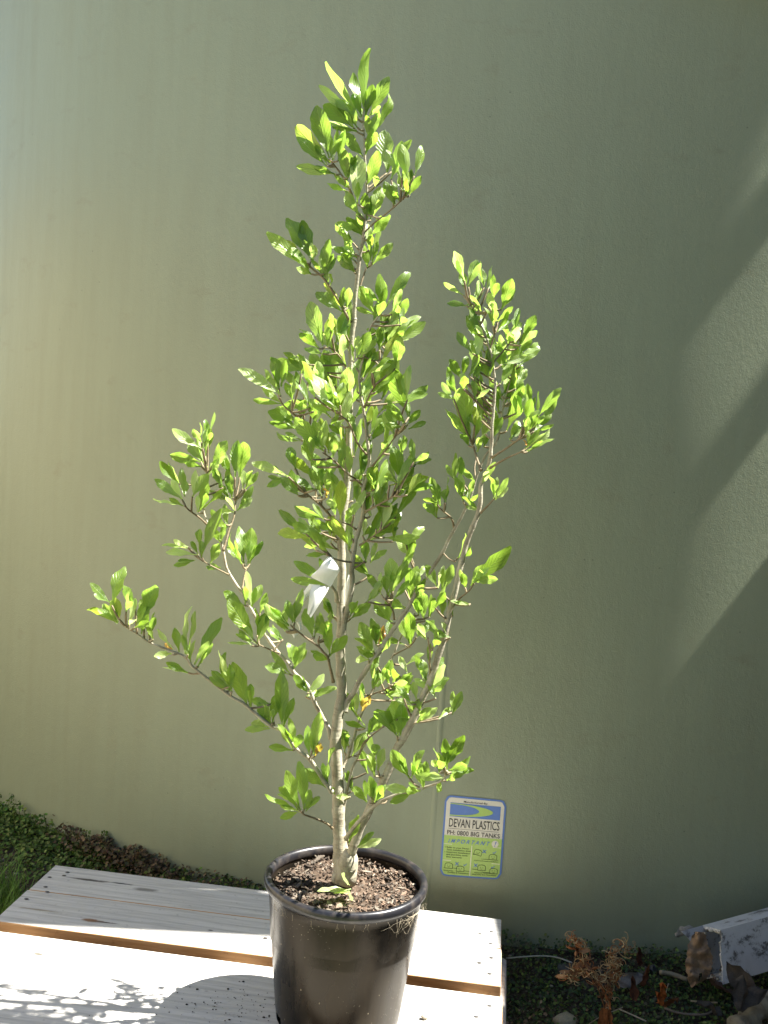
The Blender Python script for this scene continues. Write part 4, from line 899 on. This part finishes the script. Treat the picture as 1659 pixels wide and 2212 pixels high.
def crumple(mb, c, L, wd, d, col, amp=.25, n_=7):
    d = Vector(d).normalized(); s_ = d.orthogonal().normalized(); s_ = Matrix.Rotation(random.uniform(0, 6.28), 3, d) @ s_; nn = s_.cross(d); vs = []; sd_ = random.uniform(0, 99)
    for i in range(n_+1):
        tt = i/n_; hw = wd/2*math.sin(math.pi*min(1, .08+tt*.92))**.7
        for k in range(5):
            e = -1+k*.5; q = Vector((tt*3, e*1.5, sd_)); vs.append(c+d*L*tt+s_*e*hw*(1+.3*noise.noise(q*2))+nn*(amp*wd*noise.noise(q*1.3)*2 + abs(e)*hw*.4))
    mb.add(vs, [(i*5+k, i*5+k+1, (i+1)*5+k+1, (i+1)*5+k) for i in range(n_) for k in range(4)], 0, True, None, col)
mb = MB()
for _ in range(34):
    p, tt = random.choice(spl); crumple(mb, Vector(L_(p)), random.uniform(.012, .03), random.uniform(.006, .012), (random.gauss(0, 1), random.gauss(0, .6), random.gauss(-.3, .8)), random.choice((rust, RB_, (.36, .2, .1, 1))))
for _ in range(5): crumple(mb, Vector(L_(at(random.uniform(1300, 1322), random.uniform(2165, 2195), 1.80))), .05, .016, (random.gauss(0, .3), 0, -1), rust)
mb.build('dead_leaf', M_dry, cw)
# other litter, each a thing
def litter(px, py, Y, L, wd, d, col, name, label, cat, amp=.3, z=None):
    m = MB(); L *= .8; wd *= .75; p = at(px, py, Y) if z is None else onz(px, py, z); crumple(m, p, L, wd, d, (col[0]*.6, col[1]*.6, col[2]*.6, 1), amp); return thing_mesh(m, name, M_dry, label, cat)
litter(1422, 2168, 1.86, .05, .03, (.2, 0, 1), (.55, .15, .03), 'dead_leaf', 'bright rust orange curled dead leaf standing in the ground cover', 'dead leaf', .5)
litter(1428, 2170, 1.86, .045, .022, (.7, -.2, .5), (.22, .08, .03), 'dead_leaf', 'dark rust leaf touching the orange one on its right', 'dead leaf', .5)
litter(1300, 2100, 2.04, .055, .04, (.5, 0, .6), (.20, .19, .18), 'dead_leaf', 'grey withered leaf behind the curly dead weed', 'dead leaf', .35)
litter(1335, 2125, 1.98, .07, .036, (1, .1, .35), (.24, .23, .22), 'dead_leaf', 'grey curled leaf just right of the curly dead weed', 'dead leaf', .3)
litter(1380, 2105, 2.05, .05, .03, (1, .2, .3), (.17, .16, .16), 'dead_leaf', 'small grey leaf against the tank foot left of the white beam', 'dead leaf', .4)
litter(1300, 2190, 1.83, .04, .034, (.3, 0, -.9), (.24, .24, .23), 'dead_leaf', 'grey leaf hanging low inside the curly dead weed stems', 'dead leaf', .3)
litter(1205, 2090, 2.0, .04, .03, (1, 0, .2), (.12, .12, .1), 'dead_leaf', 'dull grey leaf sunk in the green mat left of the curly weed', 'dead leaf', .3)
for px, py, Y, L, lab in ((1585, 2165, 1.82, .09, 'broad grey brown dead leaf lying under the white beam'), (1600, 2185, 1.8, .08, 'crumpled brown leaf in the bottom right heap, beside the log'), (1560, 2190, 1.79, .06, 'dark curled leaf left of the bottom right heap'), (1630, 2150, 1.85, .09, 'grey dead leaf at the right edge under the beam')):
    litter(px, py, Y, L, L*.55, (random.uniform(-1, 1), .2, .25), (.10, .082, .065), 'dead_leaf', lab, 'dead leaf', .3)
litter(1380, 2085, 2.06, .05, .02, (-.1, 0, 1), (.15, .055, .03), 'dead_leaf', 'thin dark red brown leaf upright before the tank', 'dead leaf', .4)
litter(1385, 2130, 1.95, .06, .018, (.25, 0, 1), (.18, .07, .035), 'dead_leaf', 'narrow reddish leaf standing left of the short stick', 'dead leaf', .4)
litter(1368, 2160, 1.88, .06, .02, (-.1, 0, 1), (.15, .06, .035), 'dead_leaf', 'dark reddish wisp standing left of the rust orange leaf', 'dead leaf', .4)
def straw(pts, r, col, name, label, cat):
    m = MB(); sp_ = smooth_path([(p[0], p[1], p[2]) for p in pts], 5); m.tube([onz(p[0], p[1], p[2]) for p in sp_], r, 6, 0, True, .25, (*col, 1)); return thing_mesh(m, name, M_dry, label, cat)
straw([(1094, 2070, .03), (1130, 2067, .035), (1166, 2065, .035), (1202, 2068, .03), (1236, 2080, .025)], .0014, (.50, .48, .38), 'dry_stalk', 'long pale stalk lying from the pallet corner towards the tank', 'stalk')
straw([(1338, 2180, .02), (1365, 2192, .022), (1396, 2206, .02)], .0014, (.42, .36, .26), 'dry_stalk', 'pale straw right of the curly weed at the bottom edge', 'stalk')
straw([(1272, 2212, .025), (1300, 2195, .03), (1345, 2176, .03)], .0009, (.36, .31, .22), 'dry_stalk', 'thin straw crossing the base of the curly weed', 'stalk')
straw([(1426, 2100, .04), (1450, 2104, .035), (1484, 2116, .03)], .0048, (.30, .25, .17), 'stick', 'short thick stick pointing at the end of the white beam', 'stick')
straw([(1492, 2162, .02), (1520, 2165, .02), (1550, 2166, .02)], .0017, (.36, .29, .18), 'dry_stalk', 'short tan stalk lying below the hanging brown leaf', 'stalk')
straw([(1436, 2178, .015), (1462, 2187, .018), (1500, 2192, .018), (1528, 2190, .018), (1548, 2177, .015)], .0024, (.16, .13, .10), 'root', 'curved grey root lying on the soil at bottom right', 'root')
straw([(1438, 2146, .02), (1444, 2125, .05)], .0011, (.40, .38, .32), 'dry_stalk', 'pale thin stalk leaning above the rust orange leaf', 'stalk')
straw([(1602, 2200, .02), (1620, 2180, .035), (1632, 2163, .05)], .0030, (.36, .32, .22), 'stick', 'pale splintered stick leaning beside the grey log', 'stick')
# grey weathered log at the corner
m = MB(); ps = [(1590, 2225, .03), (1615, 2205, .035), (1645, 2180, .04), (1690, 2140, .045)]; sp_ = smooth_path(ps, 5)
m.tube([onz(*p) for p in sp_], [.020+.003*math.sin(i*1.3) for i in range(len(sp_))], 14, 0, True, .35, (.6, .58, .55, 1)); thing_mesh(m, 'log', M_bark, 'grey weathered piece of branch at the bottom right corner', 'log')
# small lit leaves by the stick come from the ground cover

# ------------------------------------------------------------------ white hollow beam, its end stuffed with a dead leaf
A0 = at(1556, 2009, 1.93); A1 = at(1562, 2127, 1.93); hgt = (A0-A1).length
Bd = (at(1517, 1999, 2.01)-A0)                      # depth edge of the top face at the end
far = at(1720, 1963.5, 1.99)
ax = (far-A0).normalized(); dn = (A1-A0).normalized(); dn = (A1-A0).normalized()
bw = Bd
beam = empty('white_beam', tuple(A0), label='white painted hollow square post lying on the ground at the right edge', cat='post')
Lb = .62; m = MB(); th = .006
def ring(t_, o, jag=0):
    e = bw.normalized(); wlen = bw.length
    c_ = [ax*t_ + e*o + dn*o, ax*t_ + e*(wlen-o) + dn*o, ax*t_ + e*(wlen-o) + dn*(hgt-o), ax*t_ + e*o + dn*(hgt-o)]
    return c_
r0o, r1o, r0i, r1i = ring(0, 0), ring(Lb, 0), ring(0, th), ring(Lb, th)
for k in range(4):
    j = (k+1) % 4; NSEG = 20
    vs = []; 
    for i in range(NSEG+1):
        q = i/NSEG; a_ = r0o[k].lerp(r0o[j], q); b_ = r1o[k].lerp(r1o[j], q); ai = r0i[k].lerp(r0i[j], q); jg = ax*(-.006*noise.noise(Vector((q*5, k, 1)))+.003*noise.noise(Vector((q*17, k, 1)))) if 0 < i < NSEG else ax*0
        vs += [b_, a_+jg, ai+jg, r1i[k].lerp(r1i[j], q)]
    m.add(vs, [(i*4+s, i*4+s+1, i*4+s+5, i*4+s+4) for i in range(NSEG) for s in range(3)], 0, False)
m.add([*r1o], [(0, 1, 2, 3)], 0, False)
e = bw.normalized(); p_ = A0*0 + bw; vs = []
for i in range(9):                                   # torn tongue of the far side sticking out
    q = i/8; ext = .052*(1-q)**1.5*(1+.3*noise.noise(Vector((q*9, 0, 3)))); a_ = p_+dn*(hgt*.75*q); vs += [a_-e*.0005, a_-ax*ext-e*.0005, a_-ax*ext-e*.005, a_-e*.005]
m.add(vs, [(i*4+k, i*4+(k+1) % 4, i*4+4+(k+1) % 4, i*4+4+k) for i in range(8) for k in range(4)], 0, False)
m.build('post_shell', M_paint, beam)
m = MB(); e = bw.normalized()                         # grimy fibrous lining at the broken mouth
for i in range(90):
    k = random.randrange(4); q = random.random(); p = r0i[k].lerp(r0i[(k+1) % 4], q)+ax*random.uniform(-.002, .01); stone(m, p, random.uniform(.003, .009), (*random.choice([(.30, .26, .2), (.12, .09, .07), (.4, .38, .32)]), 1))
m.build('broken_edge', M_chip, beam)
# big dry leaf hanging from the mouth
m = MB(); c_ = at(1500, 2020, 1.965); out = [(1500, 2012), (1490, 2035), (1484, 2060), (1480, 2085), (1484, 2105), (1488, 2122), (1494, 2133)]; rt = [(1520, 2014), (1527, 2030), (1535, 2055), (1538, 2075), (1536, 2092), (1530, 2110), (1500, 2130)]
Lp = smooth_path(out, 4); Rp = smooth_path(rt, 4); vs = []; K = 9
for i, (l, r) in enumerate(zip(Lp, Rp)):
    for k in range(K):
        s = k/(K-1); q = l+(r-l)*s; ed = (abs(s-.5) > .45)
        n1 = noise.noise(Vector((q[0]*.06, q[1]*.06, 0))); n2 = noise.noise(Vector((q[0]*.2, q[1]*.2, 4)))
        vs.append(at(q[0]+(n2*7 if ed else 0), q[1], 1.945+.020*n1+.010*n2+.014*abs(s-.5)))
nr_ = len(Lp); fs = [(i*K+k, i*K+k+1, (i+1)*K+k+1, (i+1)*K+k) for i in range(nr_-1) for k in range(K-1) if not (17 <= i <= 20 and k == 4)]
m.add(vs, fs, 0, True, None, (.28, .19, .12, 1)); thing_mesh(m, 'dead_leaf', M_dry, 'large brown papery leaf hanging from the open end of the white post', 'dead leaf')
litter(1535, 2112, 1.93, .07, .05, (.8, 0, -.45), (.14, .085, .06), 'dead_leaf', 'brown leaf tucked below the open end of the white post', 'dead leaf', .2)
litter(1500, 2010, 2.0, .05, .03, (-.6, .1, -.3), (.34, .33, .30), 'dead_leaf', 'pale torn papery scrap at the mouth of the white post', 'dead leaf', .3)

# ------------------------------------------------------------------ out of view: shade casters, and things added to shape the light
# board fence to the right: its top edge runs back to the tank and shades the ground
FX = 1.42; FZ = 1.51*(FX-.235)
fence = empty('timber_fence', (FX, 1.6, 0), label='tall grey board fence standing to the right of the pallet', cat='fence')
fm = mat_wood('fence_board', (.16, .14, .11), (.24, .21, .17), (.32, .29, .24))
yb = -1.15
while yb < .93:
    m = MB(); gap_low = .62 < yb < .9
    ox = .017*(round((yb+1.15)/.137) % 2); m.box(-.008+ox*.0-ox, .008-ox, yb-.006, yb+.141, .02, FZ+random.uniform(-.004, .004), 0, .002)
    m.build('fence_board', fm, fence); yb += .137
for z in (.4, 1.3):
    m = MB(); m.box(.009, .055, -1.15, .95, z, z+.09, 0, .003); m.build('rail', fm, fence)
for y in (-1.1, -.1, .86):
    m = MB(); m.box(.056, .145, y, y+.09, 0, FZ-.03, 0, .004); m.build('fence_post', fm, fence)
# unseen tubes added above the tank front to shade the pallet's back boards
m = MB(); pm = plain('shade_tube_plastic', (.6, .6, .58), .4)
m.tube([(.56, 2.003, 2.2), (.9, 2.017, 2.2), (1.25, 2.032, 2.2), (1.42, 2.036, 2.2), (1.46, 2.038, 2.24), (1.47, 2.038, 2.4), (1.47, 2.038, 3.2)], .077, 24)
thing_mesh(m, 'shade_tube', pm, 'wide pale plastic tube added out of view to shade the back boards', 'shade_tube')
m = MB(); m.tube([(.5, 2.092, 2.21), (.9, 2.102, 2.21), (1.38, 2.102, 2.21), (1.41, 2.102, 2.24), (1.42, 2.102, 3.2)], .044, 16)
thing_mesh(m, 'shade_tube', pm, 'narrow pale plastic tube added out of view to close the lit gap on the boards', 'shade_tube')
# garden tree with limbs beside the tank
gt = empty('garden_tree', (2.45, 2.35, 0), label='garden tree leaning over beside the tank on the right', cat='tree')
def G_(p): return (p[0]-2.45, p[1]-2.35, p[2])
def rayx(off, x): return 1.51*(x-off)
m = MB(); m.tube([G_(p) for p in [(2.45, 2.35, -.05), (2.40, 2.34, .9), (2.3, 2.32, 1.7), (2.15, 2.35, 2.5), (2.1, 2.5, 3.4)]], [.09, .075, .065, .055, .03], 14, 0, True, .2)
m.build('trunk', M_bark, gt)
for off, r_, y0, y1 in ((-.015, .042, 2.145, 2.5), (-.30, .032, 2.145, 2.6), (-.64, .11, 2.145, 2.6)):
    m = MB(); x0 = 1.75; z0 = rayx(off, x0)
    m.tube([G_(p) for p in [(2.2, 2.36, z0-.25), (1.98, 2.42, z0-.08), (x0, 2.34, z0), (x0-.02, y0, z0-.03), (x0-.03, y0-.015, z0-.04)]], [r_, r_*1.0, r_, r_*.9, r_*.3], 10, 0, True, .2); m.build('branch', M_bark, gt)
m = MB()
for _ in range(420):
    off = random.choice((random.gauss(-.02, .03), random.gauss(-.31, .03), random.uniform(-.95, -.56), random.uniform(-.95, -.56))); x = random.uniform(1.5, 2.1); y = random.uniform(2.16, 2.4); c = Vector(G_((x, y, rayx(off, x))))
    d_ = Vector((random.gauss(0, 1), random.gauss(0, 1), random.gauss(0, .6))); leaf(m, c, d_, random.uniform(.05, .08), random.uniform(.02, .03), Vector((random.gauss(0, .5), random.gauss(0, .5), 1)))
m.build('crown', M_leaf, gt)

# pale wall added out of view to bounce warm light onto the tank's left
hw_ = empty('bounce_wall', (-2.35, .2, 0), label='low cream wall added unseen on the left to bounce warm light onto the tank', cat='wall')
hm = plain('bounce_cream', (.60, .51, .36), .6)
for i in range(12):
    m = MB(); m.box(-.012, .012, -1.0, 3.0, .05+i*.15, .196+i*.15, 0, .003); m.build('bounce_board', hm, hw_)

# tall dark leafy blocks added out of view to cut light on the tank
def light_block(name, label, x0, x1, y0, y1, h, n_):
    e_ = empty(name, ((x0+x1)/2, (y0+y1)/2, 0), label=label, cat='light_block', group='dark leafy blocks added to cut light on the tank'); cx_, cy_ = (x0+x1)/2, (y0+y1)/2
    m = MB(); NX, NY = 40, 28
    for fx in range(4):
        vs = []
        for j in range(NY+1):
            for i in range(NX+1):
                s_ = i/NX; z = h*j/NY
                p = [(x0+(x1-x0)*s_, y0), (x1, y0+(y1-y0)*s_), (x1-(x1-x0)*s_, y1), (x0, y1-(y1-y0)*s_)][fx]
                k = .12*noise.noise(Vector((p[0]*2, p[1]*2, z*2)))*(0 < i < NX)
                vs.append((p[0]+k-cx_, p[1]+k-cy_, z+k*(j == NY)))
        m.add(vs, [(j*(NX+1)+i, j*(NX+1)+i+1, (j+1)*(NX+1)+i+1, (j+1)*(NX+1)+i) for j in range(NY) for i in range(NX)])
    m.add([(x0-cx_, y0-cy_, h), (x1-cx_, y0-cy_, h), (x1-cx_, y1-cy_, h), (x0-cx_, y1-cy_, h)], [(0, 1, 2, 3)])
    m.build('light_block_core', plain('light_block_green', (.03, .045, .015), .9), e_)
    m = MB()
    for _ in range(n_):
        fx = random.randrange(4); s_ = random.random(); p = [(x0+(x1-x0)*s_, y0), (x1, y0+(y1-y0)*s_), (x1-(x1-x0)*s_, y1), (x0, y1-(y1-y0)*s_)][fx]
        c = Vector((p[0]-cx_+random.gauss(0, .05), p[1]-cy_+random.gauss(0, .05), random.uniform(.05, h-.02))); N_ = Vector((random.gauss(0, 1), random.gauss(0, 1), 1)).normalized(); a_ = N_.orthogonal().normalized(); b_ = N_.cross(a_); s2 = random.uniform(.03, .06)
        g = random.uniform(.6, 1.2); m.add([c+a_*s2, c+b_*s2*.5, c-a_*s2, c-b_*s2*.5], [(0, 1, 2, 3)], 0, True, None, (.05*g, .085*g, .02*g, 1))
    m.build('foliage', M_gc, e_)
light_block('light_block', 'tall dark green leafy block added unseen on the right to cut sky light', 2.9, 3.8, -5, 1.6, 3.85, 4500)
light_block('light_block', 'tall dark green leafy block added behind the viewer to darken the tank', -.9, 4.2, -3.6, -2.6, 4.4, 5500)
